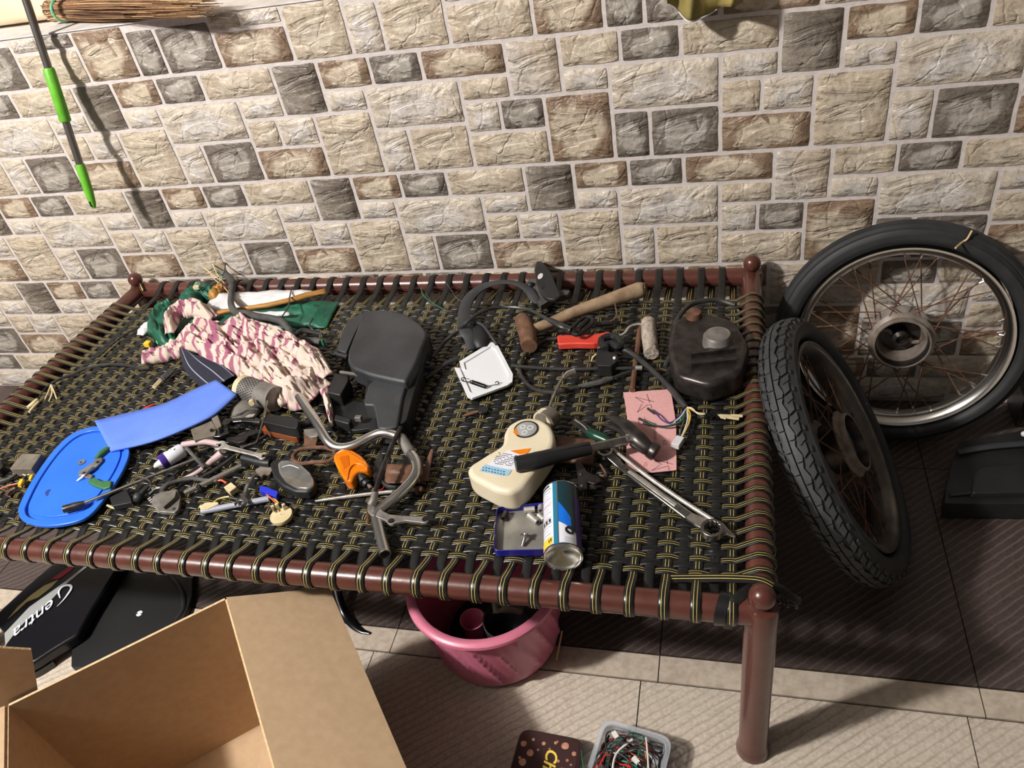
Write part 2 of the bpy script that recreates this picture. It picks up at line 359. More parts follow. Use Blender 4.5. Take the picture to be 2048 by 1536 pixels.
def thing(name, label, cat, origin, group=None):
    o = bpy.data.objects.new(name, None); COL.objects.link(o); o.location = origin; o.empty_display_size = .02
    o['label'] = label; o['category'] = cat
    if group: o['group'] = group
    return o
def put(name, mb, mats, parent=None, bevel=0, label=None, smooth=True, ang=40, solid=0, origin=None, seg=2):
    """mb is in world coordinates; parent may be a thing or a part"""
    org = Vector((0, 0, 0))
    p = parent
    while p is not None: org = org + p.location; p = p.parent
    loc = Vector((0, 0, 0))
    if origin is not None: loc = Vector(origin) - org; org = Vector(origin)
    me = mb.mesh(name, mats, org, smooth, ang)
    o = bpy.data.objects.new(name, me); COL.objects.link(o); o.parent = parent; o.location = loc
    if bevel:
        b = o.modifiers.new('bevel', 'BEVEL'); b.width = bevel; b.segments = seg; b.limit_method = 'ANGLE'; b.angle_limit = math.radians(35)
    if solid:
        q = o.modifiers.new('solid', 'SOLIDIFY'); q.thickness = solid; q.offset = 0
    if label: o['label'] = label
    return o
def one(name, mb, mats, label, cat, bevel=0, group=None, **k):
    """a thing that is one mesh"""
    xs = [v[0] for v in mb.v]; ys = [v[1] for v in mb.v]; zs = [v[2] for v in mb.v]
    o = put(name, mb, mats, None, bevel, origin=((min(xs) + max(xs)) / 2, (min(ys) + max(ys)) / 2, min(zs)), **k)
    o['label'] = label; o['category'] = cat
    if group: o['group'] = group
    return o
def struct(o): o['kind'] = 'structure'; return o
def wp(pts, h=0.):
    """picture polygon -> xy polygon on plane h above the weave"""
    return [Vector(W(p[0], p[1], h)).xy for p in pts]
def v2(P): return [Vector((p[0], p[1])) for p in P]
def pixprism(pts, h0, h1, r=.003, n=4, smooth=False, taper=0, mb=None, mi=0, base=ZB):
    P = [Vector(onz(p[0], p[1], base + h1)).xy for p in pts]
    P = [Vector((q.x, q.y)) for q in P]
    P = closed_cat([Vector((q.x, q.y, 0)) for q in P], n) if smooth else roundpoly(P, r, n) if r else P
    mb = mb or MB(); mb.prism([(q[0], q[1]) for q in P], base + h0, base + h1, mi, taper=taper); return mb
def text_mesh(body, size, T, name, material, parent, shear=0., ext=.0004, bold=0., align='CENTER', label=None):
    cu = bpy.data.curves.new(name, 'FONT'); cu.body = body; cu.size = size; cu.extrude = ext; cu.shear = shear; cu.offset = bold; cu.align_x = align; cu.align_y = 'CENTER'; cu.resolution_u = 3
    tmp = bpy.data.objects.new('tmp_text', cu); COL.objects.link(tmp)
    dg = bpy.context.evaluated_depsgraph_get(); me = bpy.data.meshes.new_from_object(tmp.evaluated_get(dg))
    bpy.data.objects.remove(tmp); bpy.data.curves.remove(cu)
    me.name = name; me.materials.clear(); me.materials.append(M[material])
    org = Vector((0, 0, 0)); p = parent
    while p is not None: org = org + p.location; p = p.parent
    me.transform(Matrix.Translation(-org) @ T)
    o = bpy.data.objects.new(name, me); COL.objects.link(o); o.parent = parent
    if label: o['label'] = label
    return o
def frame(p, xdir, up=(0, 0, 1)):
    x = Vector(xdir).normalized(); u = Vector(up); z = (u - x * u.dot(x)).normalized(); y = z.cross(x)
    return Matrix(((x.x, y.x, z.x, p[0]), (x.y, y.y, z.y, p[1]), (x.z, y.z, z.z, p[2]), (0, 0, 0, 1)))
def axisT(p0, p1, roll=(0, 0, 1)):
    """local z runs p0->p1, local x close to roll"""
    z = (Vector(p1) - Vector(p0)).normalized(); u = Vector(roll)
    if abs(u.dot(z)) > .97: u = Vector((1, 0, 0))
    x = (u - z * u.dot(z)).normalized(); y = z.cross(x)
    return Matrix(((x.x, y.x, z.x, p0[0]), (x.y, y.y, z.y, p0[1]), (x.z, y.z, z.z, p0[2]), (0, 0, 0, 1)))

exec_parts = []
# ================================================================== STRUCTURE
# back wall: grout bed, then every stone of the cladding
wall = put('wall_back', MB().box((1.7, .06, .5935), (6.4, .12, 1.187)), 'grout'); struct(wall)
SH = {'S': (0, .2089, 0, .437), 'A': (.2089, .4369, 0, .2487), 'G': (.4369, .656, 0, .2487), 'L': (-.344, 0, 0, .2487), 'B': (.2089, .3884, .2487, .437),
      'W': (.3884, .7953, .2487, .6087), 'M': (-.2047, 0, .2487, .437), 'P': (-.2047, -.056, .437, .6994), 'R': (-.056, .127, .437, .6994),
      'Q': (-.2047, .127, .6994, 1), 'T': (.127, .3884, .437, 1), 'N': (.3884, .5317, .6087, 1), 'D': (.5317, .7953, .6087, 1)}
CX = dict(S='s_smooth', A='s_brown', G='s_grey', L='s_tan', B='s_light', W='s_light', M='s_light', P='s_tan', R='s_light', Q='s_brown', T='s_tan', N='s_light', D='s_grey')
CY = dict(S='s_smoothlight', A='s_tan', G='s_grey', L='s_brown', B='s_light', W='s_light', M='s_tan', P='s_light', R='s_grey', Q='s_tan', T='s_brown', N='s_grey', D='s_grey')
def stone_mesh(k, w, h, cut=1.0):
    nx = max(5, int(w / .010)); nz = max(5, int(h / .010)); g = .0055; sd = ord(k) * 3.1
    def hh(x, z):
        e = min(x, w - x, z, h - z)
        a = min(1, e / .006); a = a * a * (3 - 2 * a)
        q = noise.noise(Vector((x * 26 + sd, z * 44 + x * 12, sd))); q2 = noise.noise(Vector((x * 12, z * 20, sd + 5)))
        if k == 'S': q *= .25; q2 *= .3
        led = .0030 * (1 if q2 + .12 > 0 else 0) * min(1, e / .018)
        return .0020 + a * .0032 + led + .0022 * q * a
    mb = MB(); vs = []; row = nz + 3
    def wob(x, z): return .0018 * noise.noise(Vector((x * 30, z * 30, sd)))
    for i in range(nx + 1):
        for j in range(nz + 1):
            x = w * i / nx; z = h * j / nz
            X = x + (wob(0, z) if i in (0, nx) else 0); Z = z + (wob(x, 9) if j in (0, nz) else 0)
            # rounded corners
            cx = min(x, w - x); cz = min(z, h - z); rc = .009
            if (i in (0, nx)) and (j in (0, nz)):
                X += .0010 * (1 if i == 0 else -1); Z += .0010 * (1 if j == 0 else -1)
            vs.append((X, -hh(x, z), Z))
    fs = [(i * (nz + 1) + j, (i + 1) * (nz + 1) + j, (i + 1) * (nz + 1) + j + 1, i * (nz + 1) + j + 1) for i in range(nx) for j in range(nz)]
    ring = [i * (nz + 1) for i in range(nx + 1)] + [nx * (nz + 1) + j for j in range(1, nz + 1)] + [i * (nz + 1) + nz for i in range(nx - 1, -1, -1)] + [j for j in range(nz - 1, 0, -1)]
    b = len(vs); vs += [(vs[i][0], .001, vs[i][2]) for i in ring]; n = len(ring)
    fs += [(ring[i], b + i, b + (i + 1) % n, ring[(i + 1) % n]) for i in range(n)]
    mb.add(vs, fs); me = mb.mesh('stone', 's_light', ang=50); return me
g = .0054; SM = {}
spare = MB(); cnt = 0
for r in (-1, 0, 1, 2, 3):
    for c in range(-3, 6):
        Y = (r == 0 and c == 2) or (r == -1 and c in (0, 2)) or (r == 1 and c == 3) or (r == 2 and c == 3)
        if r == -1 and c == 0: Y = True
        for k, (u0, u1, a0, a1) in SH.items():
            x0 = (c + u0) * .6 + g; x1 = (c + u1) * .6 - g; z1 = 1.055 - .3 * (r + a0) - g; z0 = 1.055 - .3 * (r + a1) + g
            key = k
            if z1 > 1.187: z1 = 1.187 - g; key = k + 'c%d' % (r)
            if z0 < .004: z0 = .004; key = k + 'b'
            if z1 - z0 < .015 or x1 > 4.85 or x0 < -1.45: continue
            p = toP(((x0 + x1) / 2, 0, (z0 + z1) / 2))
            vis = -90 < p[0] < 2140 and -90 < p[1] < 1000
            hid = 250 < p[0] < 1480 and p[1] > 600
            mk = (CY if Y else CX)[k]
            if k == 'D' and (r, c) in ((0, 1), (1, 2), (-1, 1)): mk = 's_tan'
            if key not in SM: SM[key] = (stone_mesh(k, x1 - x0, z1 - z0), z1 - z0)
            me = SM[key][0]
            if vis and not hid and cnt < 299:
                o = bpy.data.objects.new('stone', me); COL.objects.link(o); o.parent = wall
                o.location = (x0, 0, z0); o.material_slots[0].link = 'OBJECT'; o.material_slots[0].material = M[mk]; cnt += 1
            else:
                mi = ['s_light', 's_tan', 's_brown', 's_grey', 's_smooth', 's_smoothlight'].index(mk)
                spare.add([(v.co.x + x0, v.co.y, v.co.z + z0) for v in me.vertices], [tuple(f.vertices) for f in me.polygons], mi)
so = put('far_stones', spare, ['s_light', 's_tan', 's_brown', 's_grey', 's_smooth', 's_smoothlight'], wall, ang=50); so['kind'] = 'stuff'
# window sill above the cladding
sill = MB().box((1.7, .148, 1.188), (6.4, .304, .003))
t = struct(put('trim_1', sill, 'white'))
prof = [(.30, 1.197), (.122, 1.197), (.110, 1.202), (.103, 1.215), (.101, 1.232), (.103, 1.250), (.110, 1.264), (.122, 1.272), (.30, 1.272)]
nose = MB()
for xa, xb in ((-1.5, .78), (.785, 2.4), (2.405, 4.9)):
    n = len(prof); vs = [(xa, y, z) for y, z in prof] + [(xb, y, z) for y, z in prof]
    nose.add(vs, [(i, i + 1, n + i + 1, n + i) for i in range(n - 1)] + [tuple(range(n)), tuple(range(n, 2 * n))[::-1]])
sn = struct(put('trim_2', nose, 'marble'))
struct(put('ceiling', MB().box((1.5, -2.2, 3.33), (7.4, 5.0, .06)), 'ceil'))  # unseen ceiling, added for chrome reflections and bounce light
# floor
base = struct(put('floor', MB().box((1.7, -1.9, -.03), (6.4, 4.2, .05)), 't_groutd'))
xs_d = [-1.5, -.882, -.269, .344, .957, 1.568, 2.184, 2.797, 3.41, 4.9]
xs_l = [-1.5, -.92, -.307, .306, .919, 1.5325, 2.151, 2.764, 3.377, 4.9]
def tile(x0, x1, y0, y1, m, z=0.0, gg=.0012):
    q = MB().box(((x0 + x1) / 2, (y0 + y1) / 2, z - .005), (x1 - x0 - 2 * gg, y1 - y0 - 2 * gg, .01))
    o = put('floor_tile', q, m, base, origin=((x0 + x1) / 2, (y0 + y1) / 2, z - .01)); return o
for i in range(len(xs_d) - 1):
    tile(xs_d[i], xs_d[i + 1], -.262, .0, 't_dark'); tile(xs_d[i], xs_d[i + 1], -.858, -.262, 't_dark')
    tile(xs_d[i], xs_d[i + 1], -.922, -.860, 't_plain')
for i in range(len(xs_l) - 1):
    for a, b_ in ((-.924, -1.53), (-1.53, -2.14), (-2.14, -2.75), (-2.75, -3.36), (-3.36, -3.97)):
        tile(xs_l[i], xs_l[i + 1], b_, a, 't_light')

# ================================================================== CHARPAI BED
XR, YB, YF, ZR = 1.757, -.055, -1.04, .447
XLB, XLF = -.062, -.112
RR = .0235
def xl(y): t = (y - YB) / (YF - YB); return XLB + (XLF - XLB) * t
bed = thing('rope_bed', 'brown painted steel cot woven with black and yellow plastic straps', 'bed', (.85, -.55, 0))
def rail(a, b): put('rail', MB().tube([a, b], RR, 16, smooth=False), 'paint', bed)
rail((XLB, YB, ZR), (XR, YB, ZR)); rail((XLF, YF, ZR), (XR, YF, ZR)); rail((XR, YF, ZR), (XR, YB, ZR)); rail((XLF, YF, ZR), (XLB, YB, ZR))
for (x, y) in ((XLB, YB), (XR, YB), (XLF, YF), (XR, YF)):
    mb = MB().lathe([(.001, 0), (.031, 0), (.0315, .006), (.029, .02), (.0265, .03), (.0262, .25), (.027, .40), (.0275, .455), (.025, .463), (.014, .466), (.001, .467)], Matrix.Translation((x, y, 0)), 24)
    l = put('leg', mb, 'paint', bed)
    put('finial', MB().ball((x, y, .486), .0215, 20), 'paint', l)
# ---- straps
PX, PY = .0262, .0150
NCOL, NROW = 67, 55
X0 = XR - .046            # first (right-most) column
Y0 = -.976                # first (front) row
ZW = .449
def ribbon(path, wdir, w, th, yellow, side=1):
    """path of (s,z); wdir 'y' or 'x' is the width direction"""
    fr = [-1, -.8, -.42, -.30, .16 if False else .12, .24, .8, 1] if yellow else [-1, -.8, -.35, .35, .8, 1]
    if yellow: fr = [-1, -.82, -.43, -.35, 0, .20, .28, .82, 1]; yf = (2, 5)
    else: yf = ()
    K = len(path); F = len(fr); vs = []; fs = []; mi = []
    for i, (s, z) in enumerate(path):
        a = path[max(0, i - 1)]; b = path[min(K - 1, i + 1)]; tx, tz = b[0] - a[0], b[1] - a[1]; L_ = math.hypot(tx, tz) or 1; nx, nz = -tz / L_ * side, tx / L_ * side
        for f in fr:
            h = th * math.sqrt(max(0, 1 - f * f)) * .75
            ps, pz, pw = s + nx * h, z + nz * h, f * w / 2
            vs.append((ps, pw, pz) if wdir == 'y' else (pw, ps, pz))
        for f in (1, -1):
            ps, pz, pw = s - nx * th * .35, z - nz * th * .35, f * w / 2
            vs.append((ps, pw, pz) if wdir == 'y' else (pw, ps, pz))
    R_ = F + 2
    for i in range(K - 1):
        for k in range(R_):
            k2 = (k + 1) % R_
            fs.append((i * R_ + k, i * R_ + k2, (i + 1) * R_ + k2, (i + 1) * R_ + k)); mi.append(1 if k in yf else 0)
    mb = MB(); mb.add(vs, fs); mb.m = mi
    return mb
AMP = .0023
def sm(path): return [(p.x, p.y) for p in catmull([Vector((a, b, 0)) for a, b in path], 2)]
def row_path(yel):
    # s measured from XR (negative to the left)
    L_ = XR - (XLB + XLF) / 2
    pts = []; rr = RR + .0022; zr = ZR - 0
    if yel:   # over both rails
        for a in (-110, -80, -50, -20, 10, 40, 70, 100): pts.append((-L_ - rr * math.cos(math.radians(a)), zr + rr * math.sin(math.radians(a))))
    else:
        for a in (-150, -120, -95, -70): pts.append((-L_ - rr * math.cos(math.radians(a + 0)), zr + rr * math.sin(math.radians(a))))
    cols = []
    for c in range(NCOL - 1, -1, -1):
        s = -.046 - c * PX
        if s < -L_ + .035: continue
        even = c % 2 == 0
        up = even if yel else (not even)
        cols.append((s, ZW + (AMP if up else -AMP)))
    n = len(cols)
    for i, (s, z) in enumerate(cols):
        pts += [(s - PX * .3, ZW + (z - ZW) * .72), (s, z), (s + PX * .3, ZW + (z - ZW) * .72)]
    if yel:
        for a in (100, 70, 40, 10, -20, -50, -80, -110): pts.append((rr * math.cos(math.radians(a)), zr + rr * math.sin(math.radians(a))))
    else:
        for a in (-70 - 60, -95, -70, -50)[:3]: pts.append((rr * math.cos(math.radians(a)), zr + rr * math.sin(math.radians(a))))
    return pts
def col_path(yel):
    # s measured from YB (negative to the front)
    L_ = YB - YF; pts = []; rr = RR + .0022
    if yel:
        for a in (-110, -80, -50, -20, 10, 40, 70, 100): pts.append((-L_ - rr * math.cos(math.radians(a)), ZR + rr * math.sin(math.radians(a))))
        pts.append((-L_ + .04, ZR + .008))
    else:
        for a in (-120, -95, -70): pts.append((-L_ - rr * math.cos(math.radians(a)), ZR + rr * math.sin(math.radians(a))))
    for r in range(NROW):
        y = Y0 + r * PY; s = y - YB; even = r % 2 == 0
        over = (not even) if yel else even     # yellow column lies over the black (odd) rows
        z = ZW + (AMP if over else -AMP)
        pts += [(s - PY * .27, ZW + (z - ZW) * .75), (s + PY * .27, ZW + (z - ZW) * .75)]
    if not yel:
        pts.append((-.045, ZR + .008))
        for a in (100, 70, 40, 10, -20, -50, -80, -110): pts.append((rr * math.cos(math.radians(a)), ZR + rr * math.sin(math.radians(a))))
    else:
        for a in (-130, -100, -70): pts.append((rr * math.cos(math.radians(a)), ZR + rr * math.sin(math.radians(a))))
    return pts
SP = ['strap', 'yellow']
rowY = ribbon(row_path(True), 'y', .0146, .0026, True).mesh('strap', SP, ang=60); rowB = ribbon(row_path(False), 'y', .0146, .0026, False).mesh('strap', SP, ang=60)
colY = ribbon(col_path(True), 'x', .0172, .0024, True, 1).mesh('strap', SP, ang=60); colB = ribbon(col_path(False), 'x', .0172, .0024, False, 1).mesh('strap', SP, ang=60)
LM = XR - (XLB + XLF) / 2
for r in range(NROW):
    y = Y0 + r * PY
    o = bpy.data.objects.new('strap', rowY if r % 2 == 0 else rowB); COL.objects.link(o); o.parent = bed
    o.location = Vector((XR, y + random.uniform(-.0009, .0009), random.uniform(-.0003, .0003))) - bed.location
    o.scale = ((XR - xl(y)) / LM, 1, 1)
for c in range(NCOL):
    s = -.046 - c * PX
    if s < -LM + .035: continue
    fb = (XR - XLB) / LM; ff = (XR - XLF) / LM
    xb, xf = XR + s * fb, XR + s * ff
    o = bpy.data.objects.new('strap', colY if c % 2 == 0 else colB); COL.objects.link(o); o.parent = bed
    o.location = Vector((xb + random.uniform(-.0014, .0014), YB, 0)) - bed.location
    o.rotation_euler = (0, 0, -math.atan2(xb - xf, YB - YF) + random.uniform(-.0015, .0015))
# corner windings and loose strap end
mb = MB()
def wrapx(x, y, z, r, w, ang=0, mi=0):
    P = [(x + math.sin(ang) * 0, y + r * math.cos(a), z + r * math.sin(a)) for a in [math.radians(k) for k in range(-100, 281, 20)]]
    q = ribbon([(p[1] - y, p[2] - z) for p in P], 'x', w, .0024, False); q.v = [(v[0] + x + math.tan(ang) * v[1], v[1] + y, v[2] + z) for v in q.v]
    return q
q1 = wrapx(1.700, YF, ZR, RR + .003, .018, .25)
put('corner_strap', q1, SP, bed)
def wstrip(pts, w, mats, parent=None, yellow=False, th=.002, up=(0, 0, 1), name='strap_end'):
    P = catmull(pts, 6); mb = MB(); K = len(P)
    fr = [-1, -.47, -.35, .18, .30, 1] if yellow else [-1, 0, 1]
    vs = []; up = Vector(up)
    for i in range(K):
        t = (P[min(i + 1, K - 1)] - P[max(0, i - 1)]).normalized(); s_ = t.cross(up).normalized(); n = s_.cross(t)
        for f in fr: vs.append(P[i] + s_ * f * w / 2 + n * th * (1 - f * f) * .7)
        vs.append(P[i] + s_ * w / 2 - n * th * .4); vs.append(P[i] - s_ * w / 2 - n * th * .4)
    R_ = len(fr) + 2; fs = []; mi = []
    for i in range(K - 1):
        for k in range(R_):
            fs.append((i * R_ + k, i * R_ + (k + 1) % R_, (i + 1) * R_ + (k + 1) % R_, (i + 1) * R_ + k)); mi.append(1 if yellow and k in (1, 3) else 0)
    fs += [tuple(range(R_))[::-1], tuple(range((K - 1) * R_, K * R_))]; mi += [0, 0]
    mb.add(vs, fs); mb.m = mi
    return put(name, mb, mats, parent)
wstrip([(1.60, -.992, .449), (1.66, -.99, .455), (1.715, -.995, .468), (1.757, -1.0, .474), (1.785, -1.008, .462)], .017, SP, bed, True, name='corner_strap')
wstrip([onz(1548, 1168, .478), onz(1570, 1183, .470), onz(1590, 1197, .462), onz(1602, 1202, .458)], .014, SP, bed)
wstrip([(1.745, -1.015, .474), (1.728, -1.030, .476), (1.715, -1.045, .472), (1.708, -1.062, .455), (1.706, -1.066, .43)], .016, SP, bed, up=(0, -.6, .8))
# left back corner winding
for k in range(3): put('corner_strap', MB().tube([(XLB + .03 + .004 * k, YB - .026, .462), (XLB + .01, YB + .0, .474 + .003 * k), (XLB - .025, YB + .012, .465), (XLB - .03, YB - .01, .45)], .003, 6), 'yellow' if k == 1 else 'strap', bed)
# bunch of metal beads hanging at the corner
bd = thing('bead_tassel', 'bunch of small metal beads hanging beside the front right bed corner', 'beads', onz(1575, 1205, .44))
for i in range(16):
    px = 1557 + random.random() * 38; py = 1192 + random.random() * 26; pt = onz(px, py, .445 + random.random() * .01)
    put('bead', MB().ball(pt, .0036, 10), 'iron', bd)
put('thread', MB().tube([(1.775, -1.012, .465), onz(1562, 1196, .455), onz(1575, 1205, .445), onz(1592, 1212, .445)], .0012, 5), 'cable', bd)

# ================================================================== WHEELS
def wheel(name, label, c, th, ps, R, chrome, treaded, group=None, spoke_seed=0):
    n = Vector((math.cos(th) * math.cos(ps), math.cos(th) * math.sin(ps), math.sin(th))); a = n.cross(Vector((0, 0, 1))).normalized(); b = a.cross(n)
    T = Matrix(((a.x, b.x, n.x, c[0]), (a.y, b.y, n.y, c[1]), (a.z, b.z, n.z, c[2]), (0, 0, 0, 1)))
    t = thing(name, label, 'wheel', c, group)
    hw = .040 if treaded else .036
    rb = .238
    prof = []
    for k in range(0, 25):
        an = -pi * .5 - 1.15 + (pi + 2.3) * k / 24
        # superellipse section
        cc, ss = math.cos(an), math.sin(an); rc = (R + rb) / 2 - .004
        prof.append((rc + (R - rc) * (abs(cc) ** .85) * (1 if cc > 0 else -.62), hw * (abs(ss) ** .9) * (1 if ss > 0 else -1)))
    lo_ = [q for q in prof if q[0] < R - .022 and q[1] < 0]; hi_ = [q for q in prof if q[0] < R - .022 and q[1] > 0]
    if not treaded:   # circumferential ribs
        def crown(z): return R - .022 * (abs(z) / .030) ** 2.2
        zs = []
        for gz in (-.0235, -.0125, 0, .0125, .0235): zs += [(gz - .0020, 0), (gz - .0016, .0045), (gz + .0016, .0045), (gz + .0020, 0)]
        zs += [(-.030, 0), (.030, 0), (-.018, 0), (-.006, 0), (.006, 0), (.018, 0)]; zs.sort()
        prof = lo_ + [(crown(z) - dd_, z) for z, dd_ in zs] + hi_
    ty = put('tyre', MB().lathe([(r - (.006 if treaded and r > R - .024 else 0), z) for r, z in prof], T, 96, close=True), 'rubber', t, ang=35)
    if treaded:
        tb = MB(); NS = 44
        def surf(z):
            cc = 1 - (abs(z) / hw) ** 2.1
            return R - .030 * (1 - max(0, cc) ** .5)
        def block(a0, a1, z0, z1, h=.0032, sk=0, wv=0):
            NA = 4; vs = []
            for lvl in (0, 1):
                for i in range(NA + 1):
                    for j, z in enumerate((z0, (z0 + z1) / 2, z1)):
                        an = a0 + (a1 - a0) * i / NA + sk * (z - z0); zz = z + (wv * math.sin(2 * pi * i / NA) if j == 2 else 0) * (1 if z1 > 0 else -1)
                        r = surf(zz) - .0035 + (h if lvl else -.006)
                        vs.append((r * math.cos(an), r * math.sin(an), zz))
            n_ = (NA + 1) * 3; fs = []
            for i in range(NA):
                for j in range(2):
                    q = i * 3 + j; fs.append((n_ + q, n_ + q + 3, n_ + q + 4, n_ + q + 1))
            for i in range(NA):
                for j in (0, 2): q = i * 3 + j; fs.append((q, q + 3, n_ + q + 3, n_ + q))
            for i in (0, NA):
                for j in (0, 1): q = i * 3 + j; fs.append((q, q + 1, n_ + q + 1, n_ + q))
            tb.add(vs, fs, 0, T)
        for k in range(NS):
            a0 = 2 * pi * k / NS; da = 2 * pi / NS
            for sg in (1, -1):
                off = 0 if sg > 0 else da * .5
                block(a0 + off, a0 + off + da * .95, sg * .0014, sg * .0125, wv=.0032)
                block(a0 + off + da * .1, a0 + off + da * .56, sg * .0168, sg * .0275, sk=sg * 3)
                block(a0 + off + da * .66, a0 + off + da * .98, sg * .018, sg * .029, h=.0022, sk=sg * 3)
                block(a0 + off + da * .3, a0 + off + da * .55, sg * .030, sg * .034, h=.002)
        tp = put('tread', tb, 'tread', ty, ang=30); tp['kind'] = 'stuff'
    rm = 'chrome' if chrome else 'rim'
    rp = [(.2400, .030), (.2410, .027), (.237, .024), (.228, .021), (.222, .013), (.219, 0), (.222, -.013), (.228, -.021), (.237, -.024), (.2410, -.027), (.2400, -.030), (.2335, -.030), (.229, -.0265), (.2195, -.018), (.2165, 0), (.2195, .018), (.229, .0265), (.2335, .030)]
    put('rim', MB().lathe(rp, T, 96, close=True), rm, t, ang=50)
    # hub: drum, flanges, bore
    hub = put('hub', MB().lathe([(.060, .044), (.064, .044), (.066, .041), (.0665, .032), (.074, .027), (.0755, .025), (.074, .022), (.052, .019), (.046, -.015), (.062, -.022), (.072, -.025), (.072, -.029), (.040, -.032), (.016, -.045), (.010, -.045), (.010, -.01)], T, 48), 'rusth', t)
    put('brake_drum', MB().lathe([(.060, .044), (.0585, .040), (.056, -.018), (.020, -.020), (.019, .010), (.017, .012), (.011, .018), (.010, -.012)], T, 48), 'iron', hub)
    for k in range(2):
        lug = MB().tube([T @ Vector((math.cos(.2 + pi * k + q) * r_, math.sin(.2 + pi * k + q) * r_, -.004)) for q, r_ in ((0, .020), (.25, .032), (.1, .046))], .005, 8)
        put('drum_lug', lug, 'rusth', hub)
    # spokes
    rnd = random.Random(spoke_seed)
    for side in (1, -1):
        for k in range(18):
            a1 = 2 * pi * k / 18 + (0 if side > 0 else pi / 18); cross = 1 if k % 2 else -1
            rf = .0705 if side > 0 else .067; zf = .0245 if side > 0 else -.0265
            a2 = a1 + cross * .62
            p0 = T @ Vector((rf * math.cos(a1), rf * math.sin(a1), zf + .002 * cross)); p1 = T @ Vector((.2185 * math.cos(a2), .2185 * math.sin(a2), .006 * side))
            sp = put('spoke', MB().tube([p0, p1], .0016, 6, smooth=False), 'rust', t)
            d = (p0 - p1).normalized(); put('nipple', MB().tube([p1 - d * .001, p1 + d * .012], .0027, 6, smooth=False), 'chrome' if chrome else 'rim', sp)
    return t, T
def boxvf(x, y, z):
    return [(i * x / 2, j * y / 2, k * z / 2) for k in (-1, 1) for j in (-1, 1) for i in (-1, 1)], [(0, 2, 3, 1), (4, 5, 7, 6), (0, 1, 5, 4), (2, 6, 7, 3), (0, 4, 6, 2), (1, 3, 7, 5)]
wA, TA = wheel('motorcycle_wheel', 'spoked wheel with shiny rim and ribbed tyre leaning on the stone wall', (2.111, -.105, .2970), .179, -1.6557, .2965, True, False, spoke_seed=1)
wB, TB = wheel('motorcycle_wheel', 'spoked wheel with block tread tyre tilted against the bed side rail', (1.936, -.4755, .2695), .5276, -.0354, .3046, False, True, spoke_seed=2)
tw = MB().tube([ony(1911, 496, -.135), ony(1925, 484, -.1), ony(1934, 478, -.098), ony(1944, 461, -.09)], .0022, 6)
put('valve_string', tw, 'straw2', wA)

# ================================================================== ON THE FLOOR
# cardboard box
A = Vector((.486, -1.335)); B = Vector((.785, -1.082)); d = (B - A).normalized(); nn = Vector((d.y, -d.x)); Lb = (B - A).length; Db = .52; Hb = .40
cb = thing('cardboard_box', 'large open cardboard box with flaps folded out in the front left', 'box', (A.x + .3, A.y - .1, 0))
def bp(s, q, z): v = A + d * s + nn * q; return Vector((v.x, v.y, z))
th = .005
def slab(p, nrm, t, parent, name='panel', edge=None, label=None):
    nrm = Vector(nrm).normalized() * t; lo = [Vector(x) for x in p]; hi = [x + nrm for x in lo]; mb = MB(); mb.hexa(lo, hi); mb.m = [0, 0] + [1] * len(p)
    return put(name, mb, ['card', 'cardedge'], parent, smooth=False, label=label)
slab([bp(0, 0, .003), bp(Lb, 0, .003), bp(Lb, 0, Hb), bp(0, 0, Hb)], (-nn.x, -nn.y, 0), th, cb)
slab([bp(0, Db, .003), bp(Lb, Db, .003), bp(Lb, Db, Hb), bp(0, Db, Hb)], (nn.x, nn.y, 0), th, cb)
slab([bp(0, 0, .003), bp(0, Db, .003), bp(0, Db, Hb), bp(0, 0, Hb)], (-d.x, -d.y, 0), th, cb)
slab([bp(Lb, 0, .003), bp(Lb, Db, .003), bp(Lb, Db, Hb), bp(Lb, 0, Hb)], (d.x, d.y, 0), th, cb)
slab([bp(0, 0, .002), bp(Lb, 0, .002), bp(Lb, Db, .002), bp(0, Db, .002)], (0, 0, 1), th, cb, 'base_panel')
o2 = onz(660, 1178, .325); 
fe = Vector((o2.x, o2.y, .325)) - bp(Lb + .004, 0.0, Hb)
slab([bp(Lb + .004, 0.0, Hb), bp(Lb + .004, Db, Hb), bp(Lb + .004, Db, Hb) + fe, bp(Lb + .004, 0.0, Hb) + fe], (0, 0, 1), th, cb, 'flap')
slab([bp(.0, Db + .005, Hb), bp(Lb, Db + .005, Hb), bp(Lb, Db + .14, .29), bp(0, Db + .14, .29)], (0, 0, 1), th, cb, 'flap')
slab([bp(-.004, .0, Hb), bp(-.13, .0, .42), bp(-.13, Db, .42), bp(-.004, Db, Hb)], (0, 0, 1), th, cb, 'flap')
def onwall(px, py, off=-.012):
    dr_ = ray(px, py); n3 = Vector((nn.x, nn.y, 0)); p3 = Vector((A.x, A.y, 0)) + n3 * off; t_ = (p3 - CC).dot(n3) / dr_.dot(n3); return CC + dr_ * t_
fl = [bp(-.03, -.012, .34), bp(.075, -.012, .34), onwall(76, 1385), onwall(62, 1300), onwall(-70, 1292), bp(-.12, -.012, .42)]
slab(fl, (-nn.x, -nn.y, 0), th, cb, 'flap')

